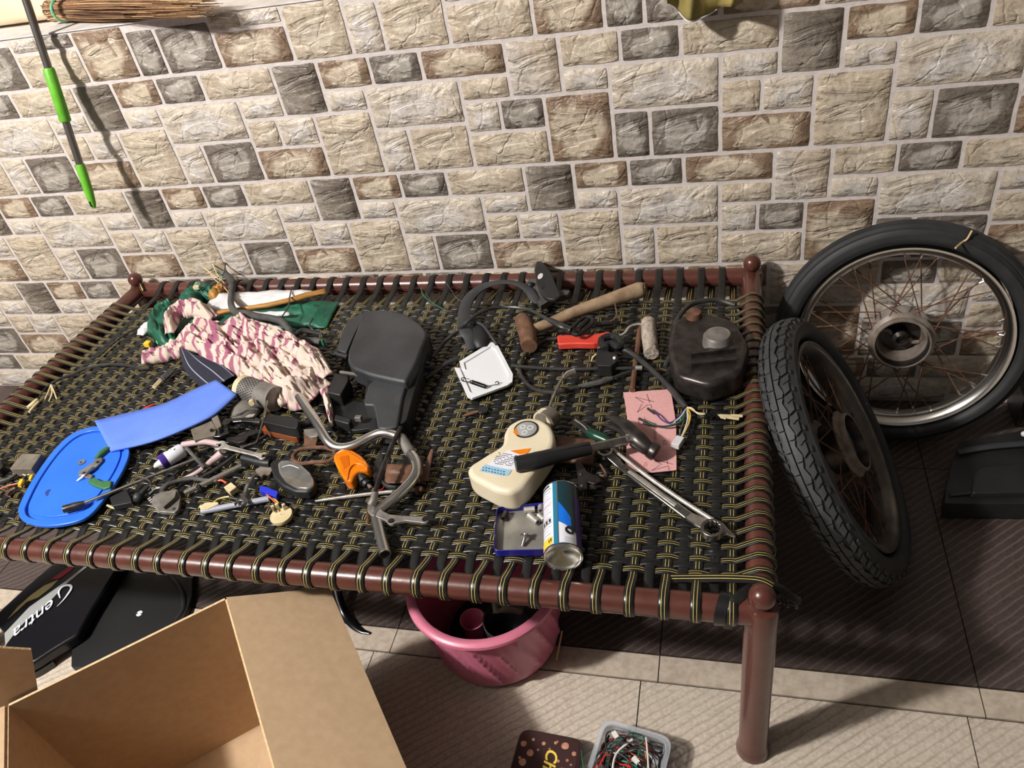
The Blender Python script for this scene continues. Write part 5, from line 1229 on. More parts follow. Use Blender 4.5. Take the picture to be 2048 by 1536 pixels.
# --- mudguard hoop and lever on the back rail
fg = thing('chain_guard', 'curved dusty black plastic guard arching behind the white tray', 'guard', W(950, 630, 0))
Pg = T3([(1400, 820), (1385, 720), (1345, 640), (1345, 520), (1370, 420), (1440, 340), (1540, 285), (1680, 262), (1790, 280), (1870, 330), (1920, 400), (1960, 430)])
put('arc', T_(Pg, [.01, .02, .03, .035, .04, .045, .05, .05, .045, .04, .035, .03], [.010, .014, .016, .016, .016, .015, .011, .008, .009, .012, .012, .008], 10, flat=.35), 'blkd', fg)
put('cup', T_(T3([(1440, 600), (1470, 660), (1480, 740), (1490, 800)]), [.03, .024, .02, .012], [.010, .018, .020, .014], 14, flat=.5), 'blk', fg)
put('cup_lip', T_(T3([(1405, 625), (1440, 595), (1500, 620), (1560, 700), (1610, 775)]), [.036, .038, .036, .03, .02], .0035, 8), 'blkd', fg)
put('wire', T_(T3([(1610, 770), (1680, 780), (1730, 730), (1790, 700)]), .012, .003, 6), 'cable', fg)
ft = thing('foot_lever', 'black loop-shaped lever knob leaning on the back rail', 'lever', W(1085, 590, 0))
kk = T3([(1960, 90), (2040, 150), (2100, 290), (2130, 370), (2080, 400), (2000, 380), (1950, 290), (1925, 200), (1930, 120)])
put('plate', pixprism(kk, .038, .050, 0, 4, True), 'blk', ft, bevel=.005, seg=3)
kk2 = zl([(300, 90), (340, 90), (400, 170), (430, 300), (470, 330), (570, 330), (560, 360), (440, 390), (330, 460), (300, 410), (240, 340), (200, 280), (250, 230), (300, 240), (280, 160)], 1000, 500, 4.096)
put('bracket', pixprism(kk2, .018, .034, .004, 3), 'dirty', ft, bevel=.002)
for q, r_ in (((330, 215), .011), ((350, 300), .007)):
    p = W(*zl([q], 1000, 500, 4.096)[0], .0505); put('slot', MB().lathe([(.0001, .0005), (r_, .0005), (r_, 0)], Matrix.Translation(p) @ Matrix.Diagonal((.6, 1.3, 1, 1)), 16), 'sackw' if r_ > .01 else 'ink', ft)
put('cable_tie', T_(zl([(460, 320), (470, 360), (465, 390)], 1000, 500, 4.096), .035, .002, 6), 'blkg', ft)
put('knob', MB().ball(W(*zl([(250, 290)], 1000, 500, 4.096)[0], .035), .010, 12), 'blk', ft)
for i, (pts_, m_) in enumerate(((([(990, 310), (1010, 370), (1080, 430), (1200, 500)]), 'wireg'), (([(1060, 270), (1030, 330), (1060, 400), (1110, 440)]), 'cable'), (([(1190, 260), (1240, 330), (1290, 400), (1350, 425)]), 'dirty'), (([(1200, 520), (1260, 470), (1340, 370)]), 'leather'))):
    one('loose_wire', T_(T3(pts_), .02, .0012, 5), m_, ['pale green loose wire near the back rail left of the guard', 'dark loose wire curling below the back rail', 'grey loose wire right of the pale green one', 'short brown wire crossing the grey loose wire'][i], 'wire')

# --- mallet
def G_(l): return zl(l, 1000, 500, 4.096)
ml = thing('mallet', 'wooden mallet with long pale handle and small dark head', 'mallet', W(1150, 630, 0))
put('handle', T_(G_([(270, 655), (450, 580), (640, 500), (900, 410), (1140, 330), (1190, 325)]), [.024, .024, .026, .028, .030, .030], [.0130, .0135, .0150, .0175, .0205, .012], 16), 'wood', ml)
hd = [W(*G_([(180, 565)])[0], .026), W(*G_([(200, 610)])[0], .026), W(*G_([(225, 690)])[0], .026), W(*G_([(240, 790)])[0], .026)]
put('head', MB().tube(hd, [.0180, .0225, .0215, .0190], 20), 'woodh', ml)
put('hook', T_(G_([(940, 430), (950, 480), (955, 530), (930, 570), (880, 590)]), [.045, .046, .04, .03, .016], .0022, 6), 'rust', ml)

# --- paint roller
pr = thing('paint_roller', 'small paint roller with red handle and caked white sleeve', 'roller', W(1220, 680, 0))
put('handle', pixprism(G_([(465, 700), (490, 690), (640, 695), (780, 685), (900, 662), (910, 690), (860, 740), (770, 765), (620, 762), (475, 770)]), .004, .022, .004, 3), 'red', pr, bevel=.005)
put('frame', T_(G_([(900, 700), (960, 705), (1020, 680), (1060, 630), (1120, 608), (1190, 610)]), [.014, .014, .016, .02, .02, .02], .0028, 8), 'bright', pr)
rc = [W(*G_([q])[0], .018) for q in ((1215, 590), (1222, 700), (1240, 850))]
mb = MB(); mb.tube(rc, [.0165, .0175, .0165], 22, 8); mb.v = [tuple(Vector(v) + Vector((1, 1, 1)) * .0018 * noise.noise(Vector(v) * 160)) for v in mb.v]
put('sleeve', mb, 'rollw', pr)
put('hanging_hole', MB().lathe([(.0001, .0003), (.004, .0003)], Matrix.Translation(W(*G_([(516, 697)])[0], .0222)) @ Matrix.Diagonal((1, .5, 1, 1)), 12), 'ink', pr)

# --- brake cable
bc = thing('brake_cable', 'long black brake cable looping round the mallet with end clamps', 'cable', W(1100, 720, 0))
put('sheath', T_(T3([(1085, 880), (1180, 760), (1290, 660), (1360, 600), (1480, 510), (1640, 470), (1840, 480), (1980, 540), (2120, 620), (2200, 650)]), [.02, .02, .025, .05, .055, .04, .04, .05, .055, .05], .0045, 8), 'cable', bc)
put('nipple', T_(G_([(400, 575), (500, 620), (580, 660)]), [.055, .052, .045], [.005, .008, .009], 10), 'cable', bc)
Pn = catmull([W(*q, .042) for q in G_([(590, 640), (640, 590), (700, 550), (750, 560), (755, 600), (700, 650), (640, 695), (600, 690)])], 5)
put('yoke', MB().tube(Pn + [Pn[0]], .0045, 6, smooth=False), 'blk', bc)
put('yoke_bar', T_(G_([(640, 650), (720, 570)]), [.044, .044], .006, 6, smooth=False), 'blk', bc)
put('tail', T_(G_([(740, 620), (850, 600), (980, 590)]), [.03, .022, .012], [.006, .007, .004], 8), 'cable', bc)
bc2 = thing('brake_cable', 'grey black cable forming a big loop below the red roller handle', 'cable', W(1100, 750, 0))
put('sheath', T_(G_([(460, 725), (380, 735), (270, 800), (190, 880), (165, 960), (180, 1040), (250, 1120), (350, 1160), (460, 1165), (560, 1140), (635, 1120)]), [.008] * 11, .0042, 8), 'cable', bc2)
put('ferrule', T_(G_([(640, 1112), (720, 1105), (830, 1080), (920, 1050)]), [.010] * 4, [.003, .0065, .007, .005], 8), 'dirty', bc2)
put('tail', T_(G_([(920, 1050), (1020, 1010), (1150, 975)]), .010, .0035, 8), 'cable', bc2)
bc3 = thing('brake_cable', 'straight black cable running level across the bed to the right', 'cable', W(1150, 735, 0))
put('sheath', T_(G_([(90, 948), (250, 960), (420, 972), (640, 975), (900, 970), (1130, 966)]), .016, .0036, 8), 'cable', bc3)
put('ferrule', T_(G_([(1110, 966), (1165, 966)]), .016, .0055, 10, smooth=False), 'dull', bc3)
one('brake_cable', T_(T3([(1020, 1050), (1100, 1000), (1200, 930), (1290, 890)]), .010, .0055, 8), 'cable', 'short black cable between the airbox cover and white tray', 'cable')
one('brake_cable', T_(T3([(870, 1320), (930, 1200), (980, 1060), (1040, 1010)]), [.006, .02, .02, .02], .0035, 8), 'cable', 'black cable lying along the right side of the airbox cover', 'cable')
one('dark_stick', MB().tube([W(*G_([(1145, 650)])[0], .010), W(*G_([(1085, 1150)])[0], .010)], .0062, 8, smooth=False), 'leather', 'dark brown stick pointing at the pink sandpaper', 'stick')

# --- handlebar switch
sw_ = thing('switch_housing', 'black plastic handlebar switch clamp beside the red handle', 'switch', W(1215, 700, 0))
Pc = closed_cat([W(*q, .034) for q in G_([(830, 740), (900, 705), (960, 720), (990, 770), (960, 790), (920, 770), (880, 775), (860, 800)])], 4)
put('clamp_ring', MB().tube(Pc + [Pc[0]], .0085, 8, smooth=False), 'blk', sw_)
put('body', pixprism(G_([(790, 800), (830, 760), (880, 800), (890, 830), (960, 850), (970, 900), (910, 950), (800, 945), (780, 890), (805, 850)]), .002, .032, .004), 'blk', sw_, bevel=.003)
put('button', MB().ball(W(*G_([(938, 885)])[0], .034), .004, 10), 'wht', sw_)
put('screw', MB().lathe([(.0001, .001), (.0035, .001), (.004, 0)], Matrix.Translation(W(*G_([(808, 800)])[0], .034)), 12), 'steel', sw_)
put('lever', T_(G_([(790, 850), (760, 880), (750, 910)]), [.02, .012, .008], .0018, 6), 'ivory', sw_)
put('cable', T_(G_([(885, 810), (980, 805), (1080, 850), (1180, 930), (1260, 1000), (1340, 1075), (1420, 1160), (1475, 1230), (1525, 1290)]), [.022, .022, .02, .018, .018, .018, .016, .014, .012], [.007, .0065, .006, .006, .006, .006, .007, .008, .006], 12), 'cable', sw_)
def I_(l): return zl(l, 1150, 750, 4.2667)
hw_ = [([(945, 285), (900, 340), (860, 380), (800, 410), (740, 380), (690, 330), (620, 285)], 'purple', .0015), ([(945, 290), (920, 370), (870, 410), (780, 435), (690, 430), (620, 400), (545, 370)], 'wireg', .0016), ([(948, 285), (915, 340), (870, 385), (800, 412)], 'wirew', .0015),
       ([(950, 290), (930, 370), (870, 420), (760, 440), (650, 425), (580, 415)], 'cable', .0015), ([(955, 290), (960, 380), (930, 480), (890, 560)], 'wirew', .0014), ([(955, 290), (975, 380), (950, 460), (900, 550)], 'wirey', .0014), ([(960, 285), (985, 340), (970, 420), (930, 500)], 'wirey', .0014), ([(950, 290), (925, 400), (900, 480), (880, 560)], 'dirty', .0014),
       ([(955, 280), (990, 290), (1040, 320), (1110, 328)], 'wirey', .0016), ([(958, 275), (1000, 285), (1050, 330), (1115, 335)], 'wirew', .0014)]
for pts_, m_, r_ in hw_: put('wire', T_(I_(pts_), [.012] + [.016] * (len(pts_) - 2) + [.014], r_, 6), m_, sw_)
for q0, q1 in (((620, 285), (680, 330)), ((545, 370), (620, 405)), ((580, 412), (660, 430))): put('bare_end', T_(I_([q0, q1]), .015, .0026, 6, smooth=False), 'iron', sw_)
put('white_connector', MB().prism([(-.013, -.008), (.013, -.008), (.013, .008), (-.013, .008)], -.006, .006, T=frame(W(*I_([(878, 575)])[0], .014), W(*I_([(850, 620)])[0], .014) - W(*I_([(905, 540)])[0], .014))), 'sackw', sw_, bevel=.001)
for k in range(5): put('black_sleeve', T_(I_([(1100 + k * 22, 325 + (k % 3) * 8), (1130 + k * 24, 370 - (k % 2) * 14)]), .012, .0036, 6, smooth=False), 'blkg', sw_)
for a_, b_ in (((1190, 340), (1290, 370)), ((1230, 345), (1340, 350)), ((1290, 360), (1400, 375)), ((1330, 345), (1430, 350))): put('cream_sleeve', T_(I_([a_, b_]), .012, .0036, 6, smooth=False, flat=.6), 'ivory', sw_)

# --- sandpaper sheet
sd = thing('sandpaper', 'pink sandpaper sheet with printed grey stars under the hammer', 'sandpaper', W(1300, 860, 0))
K9 = 1382 / 180.
def J_(l): return zl(l, 1220, 760, K9)
put('sheet', pixprism(J_([(200, 190), (560, 165), (920, 140), (950, 260), (990, 500), (1015, 700), (1020, 1380), (820, 1400), (630, 1420), (230, 1390), (255, 1000), (270, 640), (240, 400)]), .003, .0045, .001), 'sand', sd)
def star(pts_, wd_):
    for a_, b_ in zip(pts_[:-1], pts_[1:]):
        p, q = W(*J_([a_])[0], .0047), W(*J_([b_])[0], .0047); dd = (q - p); T = frame(p, dd); put('star_print', MB().box((dd.length / 2, 0, 0), (dd.length, wd_, .0003), T), 'sandi', sd)
star([(520, 350), (390, 265), (680, 335)], .0022); star([(565, 215), (610, 345)], .0022); star([(490, 370), (420, 495), (580, 380), (630, 380), (640, 440)], .0022)
star([(790, 1300), (680, 1220), (970, 1295)], .0020); star([(870, 1200), (885, 1290)], .0020); star([(760, 1310), (640, 1390), (890, 1320), (910, 1385)], .0020)
star([(525, 565), (535, 610)], .0018); star([(430, 605), (455, 680), (500, 690)], .0018)
def Jt(q, dirq, size, body, **k):
    p = W(*J_([q])[0], .0048); qd = W(*J_([dirq])[0], .0048); return text_mesh(body, size, frame(p, qd - p), 'lettering', 'sandi', sd, ext=.0001, **k)
Jt((835, 960), (842, 1060), .0145, '60'); Jt((915, 950), (922, 1050), .008, 'GRIT'); Jt((540, 1295), (545, 1395), .0095, 'FG')
Jt((690, 790), (700, 900), .0115, 'Oceaslanpe')

# --- hammer
hm = thing('claw_hammer', 'claw hammer with black rubber grip lying over the oil bottle', 'hammer', W(1170, 900, 0))
K6 = 4.0425
def N_(l): return zl(l, 900, 780, K6)
gp = [W(*N_([(530, 600)])[0], .078), W(*N_([(700, 570)])[0], .073), W(*N_([(900, 520)])[0], .064), W(*N_([(1130, 470)])[0], .054)]
hgr = put('grip', MB().tube(gp, [.0150, .0165, .0150, .0130], 18), 'blk', hm)
put('grip_ridge', MB().tube([p + Vector((0, -.004, .0145)) for p in gp], [.001, .002, .002, .001], 6), 'blk', hgr)
hsf = put('shaft', MB().tube([W(*N_([(1120, 472)])[0], .054), W(*N_([(1440, 400)])[0], .044)], .0088, 16, smooth=False), 'steel', hm)
put('collar', MB().tube([W(*N_([(1420, 403)])[0], .0445), W(*N_([(1465, 393)])[0], .043)], .0112, 16, smooth=False), 'chrome', hsf)
put('head', T_(I_([(475, 500), (540, 560), (600, 610), (640, 640)]), [.042, .040, .036, .032], [.017, .0185, .0155, .0135], 18), 'iron', hm)
fa_ = W(*I_([(625, 620)])[0], .032); fb_ = W(*I_([(695, 665)])[0], .026)
put('face', MB().tube([fa_, fa_.lerp(fb_, .25), fa_.lerp(fb_, .92), fb_], [.0135, .0175, .0180, .0165], 24, smooth=False), 'iron', hm)
put('claw', T_(I_([(490, 490), (420, 420), (340, 375), (265, 352)]), [.045, .048, .044, .036], [.015, .0135, .010, .004], 10, flat=.5), 'iron', hm)
put('claw', T_(I_([(480, 520), (410, 470), (330, 440), (255, 425)]), [.040, .038, .032, .024], [.015, .012, .009, .004], 10, flat=.5), 'iron', hm)

# --- oil bottle
ob = thing('oil_bottle', 'cream plastic oil bottle with round badge lying on its side', 'bottle', W(1030, 930, 0))
bo = N_([(135, 655), (155, 605), (290, 520), (415, 445), (432, 400), (432, 345), (470, 275), (560, 225), (650, 212), (740, 228), (815, 280), (845, 350), (845, 430), (760, 560), (655, 700), (600, 770), (490, 828), (380, 812), (190, 715)])
obody = put('body', pixprism(bo, .008, .062, .010, 4), 'cream', ob, bevel=.010, seg=4)
put('base_panel', MB().hexa(*[[W(*q, h) for q, h in zip(N_([(205, 745), (395, 790), (395, 850), (235, 815)]), hh)] for hh in ([.040, .040, .016, .016], [.0415, .0415, .0175, .0175])]), 'cream', ob, bevel=.001)
cB = W(*N_([(615, 318)])[0], .063)
put('badge', MB().lathe([(.0001, .0008), (.021, .0008), (.0225, 0)], Matrix.Translation(cB), 36), 'silver', ob)
put('badge_ring', MB().lathe([(.0215, .0), (.0245, .0), (.0245, .001), (.0215, .001)], Matrix.Translation(cB), 36, close=True), 'iron', ob)
for dx, dy, r_ in ((-.008, .006, .006), (.008, .004, .0065), (-.001, -.010, .006)):
    put('badge_mark', MB().lathe([(r_ * .7, .001), (r_, .001), (r_, .0014), (r_ * .7, .0014)], Matrix.Translation(cB + Vector((dx, dy, 0))), 18, close=True), 'wht', ob)
put('badge_wedge', pixprism(N_([(510, 340), (535, 300), (545, 340), (560, 365), (530, 360)]), .0636, .0642, .001), 'orange', ob)
lab = N_([(505, 478), (655, 468), (610, 560), (640, 640), (560, 640), (440, 690), (235, 650)])
olb = put('label_text_field', pixprism(N_([(470, 485), (630, 475), (560, 640), (400, 640), (300, 600)]), .0622, .0626, .001), 'label', ob)
put('label_orange', pixprism(N_([(485, 490), (655, 470), (625, 512), (560, 520)]), .0626, .063, .001), 'orange', ob)
put('label_blue', pixprism(N_([(285, 600), (330, 612), (500, 648), (470, 690), (420, 692), (235, 655)]), .0624, .0630, .001), 'lblue', ob)
for k in range(7):
    p, q = W(*N_([(345 + k * 6 + (0 if k < 6 else 8), 590 - k * 14)])[0], .063), W(*N_([(500 + k * 10, 612 - k * 13)])[0], .063); dd = q - p
    for j in range(9):
        if (j * 7 + k * 3) % 5 == 0: continue
        put('label_print', MB().box((dd.length * (j + .5) / 9, 0, 0), (dd.length / 9 * .72, .0014, .0003), frame(p, dd)), 'ink', olb)
p, q = W(*N_([(270, 632)])[0], .0634), W(*N_([(460, 668)])[0], .0634)
text_mesh('MILEAGE 4T', .0105, frame((p + q) / 2, q - p), 'lettering', 'dblue', ob, ext=.0001, shear=.2) if False else None
for k in range(2):
    for j in range(8):
        p = W(*N_([(268 + j * 24, 625 + j * 5 + k * 22)])[0], .0632); put('label_print', MB().box(p, (.0034, .003 if (j + k) % 3 else .002, .0003)), 'dblue', ob)
onk = put('neck', MB().tube([W(*N_([(745, 262)])[0], .035), W(*N_([(790, 222)])[0], .034)], .0235, 24, smooth=False), 'cream', ob)
put('cap', MB().tube([W(*N_([(760, 268)])[0], .036), W(*N_([(825, 200)])[0], .034)], [.0240, .0225], 24, smooth=False), 'card2', onk, bevel=.002, label='dirty grey cap')
put('handle_seam', T_(N_([(500, 826), (600, 780), (700, 650), (780, 540), (840, 440)]), .035, .0022, 6), 'ink', ob)
sr = thing('socket_rod', 'slim steel rod with cranked socket head behind the oil bottle', 'spanner', W(1120, 790, 0))
put('rod', T_([(1096, 822), (1106, 795), (1118, 768), (1128, 754)], [.03, .030, .030, .03], .0036, 10), 'steel', sr)
put('socket', T_([(1126, 756), (1136, 748), (1150, 743)], .030, [.004, .007, .0078], 14), 'chrome', sr)

# --- green torch / screwdriver, leather, clip
gt = thing('tyre_tool', 'dark green and grey tool handle beside the hammer shaft', 'tool', W(1180, 865, 0))
put('handle', T_(N_([(1120, 340), (1180, 370), (1250, 400), (1290, 420)]), .016, [.010, .012, .011, .009], 12), 'dgreen', gt)
put('jaws', T_(N_([(1000, 250), (1060, 285), (1130, 340)]), [.016, .016, .016], [.008, .010, .010], 8, flat=.7), 'iron', gt)
put('slot', T_(N_([(1010, 240), (1080, 290), (1110, 325)]), .026, .0016, 6), 'dull', gt)
def lt2(u, v): p = W(*N_([(860 + 330 * u - 30 * v, 375 + 210 * v + 20 * u)])[0], .008 + .012 * math.sin(v * 3) + .005 * noise.noise(Vector((u * 5, v * 5, 4)))); return p
one('leather_pouch', MB().grid(lt2, 16, 12), 'leather', 'reddish brown leather scrap under the hammer grip', 'leather', solid=.003)
cp = thing('metal_clip', 'dark bent metal bracket with rivets behind the spray can', 'bracket', W(1175, 960, 0))
put('plate', pixprism(N_([(1010, 590), (1060, 580), (1110, 660), (1200, 700), (1228, 730), (1170, 760), (1110, 740), (1110, 800), (1040, 820), (1030, 700)]), .012, .018, .003), 'iron', cp, bevel=.001)
put('plate', pixprism(N_([(1060, 770), (1110, 750), (1200, 770), (1180, 800), (1110, 800)]), .004, .012, .002), 'iron', cp, bevel=.001)
for q in ((1055, 685), (1065, 775)): put('rivet', MB().lathe([(.0001, .002), (.003, .001), (.0034, 0)], Matrix.Translation(W(*N_([q])[0], .0185)), 12), 'steel', cp)
put('hook', T_(N_([(1215, 600), (1240, 640), (1260, 675), (1240, 695), (1210, 685)]), .012, .0022, 6), 'leather', cp)

# --- big ring spanner
rs = thing('ring_spanner', 'large polished double-ring spanner on the right of the weave', 'spanner', W(1320, 970, 0))
a, b = W(*I_([(258, 660)])[0], .020), W(*I_([(1170, 1325)])[0], .016); T = frame(a, b - a, (0, 0, 1)); L0 = (b - a).length
def ring12(cx, ro, ri, z0, z1, nm):
    n = 48; o_ = [(cx + ro * math.cos(2 * pi * k / n), ro * math.sin(2 * pi * k / n)) for k in range(n)]; i_ = [(cx + (ri + (.0011 if k % 4 < 2 else -.0006)) * math.cos(2 * pi * k / n), (ri + (.0011 if k % 4 < 2 else -.0006)) * math.sin(2 * pi * k / n)) for k in range(n)]
    mb = MB(); ringwall(mb, o_, i_, z0, z1); mb.v = [tuple(T @ Vector(v)) for v in mb.v]; put(nm, mb, 'steel', rs, bevel=.0008)
ring12(0, .0155, .0105, -.005, .007, 'ring'); ring12(L0, .0195, .0135, -.006, .008, 'ring')
def sect(x0, x1, w0, w1, z0, z1): return MB().hexa([T @ Vector(v) for v in ((x0, -w0, z0 - .003), (x0, w0, z0 - .003), (x0, w0, z0 + .003), (x0, -w0, z0 + .003))], [T @ Vector(v) for v in ((x1, -w1, z1 - .003), (x1, w1, z1 - .003), (x1, w1, z1 + .003), (x1, -w1, z1 + .003))])
put('neck', sect(.013, .045, .009, .0075, 0, -.008), 'steel', rs, bevel=.0015)
put('neck', sect(L0 - .017, L0 - .055, .012, .009, 0, -.008), 'steel', rs, bevel=.0015)
put('shank', sect(.044, L0 - .054, .0078, .0092, -.008, -.008), 'steel', rs, bevel=.002)
put('shank_panel', sect(.065, L0 - .085, .003, .0036, -.0068, -.0068), 'bright', rs, bevel=.0005)
for (s_, v) in ((.06, 0), (L0 - .075, 0)): text_mesh('20' if s_ < .1 else '22', .007, T @ Matrix.Translation((s_, 0, -.0047)), 'size_mark', 'iron', rs, ext=.0001)
# long chrome rod beside it
cr = thing('tommy_bar', 'long thin polished bar with flattened tip beside the ring spanner', 'bar', W(1350, 960, 0))
put('bar', T_(I_([(320, 630), (600, 850), (900, 1060), (1180, 1240)]), [.020, .018, .014, .012], [.0034, .0042, .0042, .0044], 12), 'bright', cr)
put('flat_tip', T_(I_([(1180, 1240), (1240, 1280), (1300, 1340), (1368, 1382)]), [.012, .010, .008, .006], [.0044, .007, .006, .002], 8, flat=.4), 'steel', cr)
for k in range(5): 
    q0 = (780 + k * 20, 950 + k * 15); put('ring_mark', T_(I_([q0, (q0[0] + 6, q0[1] + 4)]), .0155, .0045, 10, smooth=False), 'iron', cr)

# --- spray can
sc = thing('spray_can', 'spray can with white teal and bright blue label on its side', 'can', W(1125, 1050, 0))
Rc = .0325
pb, ptp = W(1126, 1098, .0345), W(1122, 986, .0335); T = axisT(ptp, pb); Lc = (pb - ptp).length + .016
put('body', MB().lathe([(Rc, .0), (Rc, Lc)], T, 48), 'dteal', sc)
put('shoulder', MB().lathe([(.0001, -.012), (.010, -.011), (.020, -.008), (Rc - .001, -.001), (Rc + .001, .0), (Rc + .0008, .002)], T, 48), 'chrome', sc)
put('base_rim', MB().lathe([(Rc, Lc - .001), (Rc + .0012, Lc), (Rc + .0012, Lc + .003), (Rc - .001, Lc + .004), (Rc - .0025, Lc + .003), (Rc - .0035, Lc - .001), (.020, Lc - .007), (.0001, Lc - .010)], T, 48), 'chrome', sc)
def cyl_patch(a0, a1, s0, s1, m_, lift=.0004, nm='label', slant=0):
    n = max(2, int(abs(a1 - a0) / 8)); 
    def f(u, v): a = math.radians(a0 + (a1 - a0) * u); z = s0 + (s1 - s0) * v + slant * (u) * (1 - v); return T @ Vector(((Rc + lift) * math.cos(a), (Rc + lift) * math.sin(a), z))
    return put(nm, MB().grid(f, n, 2), m_, wlab if nm in ('label_print', 'label_icon', 'red_line', 'yellow_label') else sc)
# angle 0 = straight up; find which sign faces left
sgn = 1 if (T @ Vector((0, Rc, 0))).x < (T @ Vector((0, 0, 0))).x else -1
def S(a): return a * sgn
wlab = cyl_patch(S(88), S(22), .002, Lc - .004, 'label', nm='white_label')
cyl_patch(S(22), S(8), .0, Lc - .002, 'teal', nm='teal_stripe')
cyl_patch(S(8), S(5), .0, Lc - .001, 'chrome', .0006, nm='can_seam')
cyl_patch(S(5), S(-34), Lc * .34, Lc * .75, 'bluep', nm='blue_panel', slant=Lc * .25)
cyl_patch(S(5), S(-50), Lc * .66, Lc - .003, 'label', .0005, nm='white_panel', slant=Lc * .14)
cyl_patch(S(-50), S(-95), Lc * .2, Lc - .003, 'purple', .0004, nm='purple_panel')
cyl_patch(S(85), S(24), Lc * .33, Lc * .335, 'inkr', .0008, 'red_line')
cyl_patch(S(85), S(34), Lc * .03, Lc * .06, 'ink', .0008, 'label_print'); cyl_patch(S(85), S(28), Lc * .09, Lc * .10, 'ink', .0008, 'label_print')
for k in range(14):
    z = Lc * (.14 + .055 * k)
    if .29 < z / Lc < .36: continue
    cyl_patch(S(82), S(30 + (k * 7) % 14), z, z + .0008, 'sandi' if k % 2 else 'dirty', .0008, 'label_print')
cyl_patch(S(80), S(27), Lc * .56, Lc * .565, 'ink', .0009, 'label_print'); cyl_patch(S(80), S(27), Lc * .64, Lc * .648, 'ink', .0009, 'label_print')
for a_ in (38, 52, 66): cyl_patch(S(a_), S(a_ - 8), Lc * .58, Lc * .63, 'ink', .0009, 'label_icon')
cyl_patch(S(80), S(26), Lc * .86, Lc * .97, 'yel', .0009, 'yellow_label'); cyl_patch(S(40), S(36), Lc * .89, Lc * .94, 'ink', .0012, 'label_icon'); cyl_patch(S(33), S(29), Lc * .88, Lc * .93, 'ink', .0012, 'label_icon')
def disc(a, z, r_, m_):
    pts_ = [T @ Vector(((Rc + .0012) * math.cos(math.radians(S(a)) + r_ / Rc * math.cos(t)), (Rc + .0012) * math.sin(math.radians(S(a)) + r_ / Rc * math.cos(t)), z + r_ * 1.1 * math.sin(t))) for t in [2 * pi * k / 16 for k in range(16)]]
    mb = MB(); mb.add(pts_, [tuple(range(16))]); put('round_icon', mb, m_, sc, smooth=False)
disc(-28, Lc * .79, .0085, 'ink')
for k in range(4): cyl_patch(S(-12), S(-40), Lc * (.90 + .02 * k), Lc * (.903 + .02 * k), 'dirty', .001, 'label_print')

# --- navy tin with small parts
tn = thing('open_tin', 'open navy blue rectangular tin left of the spray can', 'tin', W(1040, 1060, 0))
def Q_(l): return zl(l, 900, 780, K6)
tf = [W(*q, .018) for q in Q_([(375, 945), (770, 905), (790, 1290), (350, 1300)])]
ctn = sum((Vector(p) for p in tf), Vector()) / 4
o_ = roundpoly([Vector((p.x, p.y)) for p in tf], .010, 4); i_ = roundpoly([Vector((p.x, p.y)) + (Vector((ctn.x, ctn.y)) - Vector((p.x, p.y))).normalized() * .0025 for p in tf], .009, 4)
mb = MB(); ringwall(mb, o_, i_, ZB + .001, ZB + .018); put('tin_wall', mb, 'tin', tn, bevel=.0008)
put('tin_base', MB().prism([tuple(p) for p in i_], ZB + .001, ZB + .003), 'tini', tn)
smalls = [((600, 970), (670, 965), 'bright steel bush at the top of the navy tin'), ((640, 1010), (700, 1060), 'large bright bush in the middle of the navy tin'), ((720, 1010), (755, 1040), 'small bush touching the spray can side of the tin'), ((738, 935), (735, 965), 'short spacer in the top right tin corner')]
for (p, q, lb) in smalls:
    a_, b_ = W(*Q_([p])[0], .010), W(*Q_([q])[0], .010); T2 = axisT(a_, b_); l_ = (b_ - a_).length + .004
    t = thing('bush', lb, 'bush', a_ - Vector((0, 0, .006)), 'steel bushes in the navy tin')
    put('sleeve', MB().lathe([(.0034, 0), (.0062, 0), (.0062, l_), (.0034, l_)], T2, 20, close=True), 'bright', t)
a_, b_ = W(*Q_([(455, 990)])[0], .011), W(*Q_([(430, 1050)])[0], .011)
t = thing('bush', 'dark cylindrical bush in the left of the navy tin', 'bush', a_ - Vector((0, 0, .006))); put('sleeve', MB().lathe([(.003, 0), (.006, 0), (.006, .016), (.003, .016)], axisT(a_, b_), 18, close=True), 'iron', t)
t = thing('screw', 'washer-head steel screw standing in the navy tin', 'screw', W(*Q_([(585, 1265)])[0], .004))
put('shank', MB().tube([W(*Q_([(585, 1262)])[0], .006), W(*Q_([(605, 1190)])[0], .014)], .0032, 10, smooth=False), 'steel', t)
put('washer', MB().lathe([(.001, 0), (.009, 0), (.009, .001), (.001, .001)], axisT(W(*Q_([(606, 1180)])[0], .014), W(*Q_([(615, 1140)])[0], .022)), 20), 'dull', t)
put('head', MB().ball(W(*Q_([(610, 1165)])[0], .017), .005, 12), 'chrome', t)
one('wire_scrap', T_(Q_([(1170, 1200 - 2), (1200, 1210)]), .001, .0004, 4), 'cable', 'tiny dark scrap of wire on the weave right of the spray can', 'scrap')

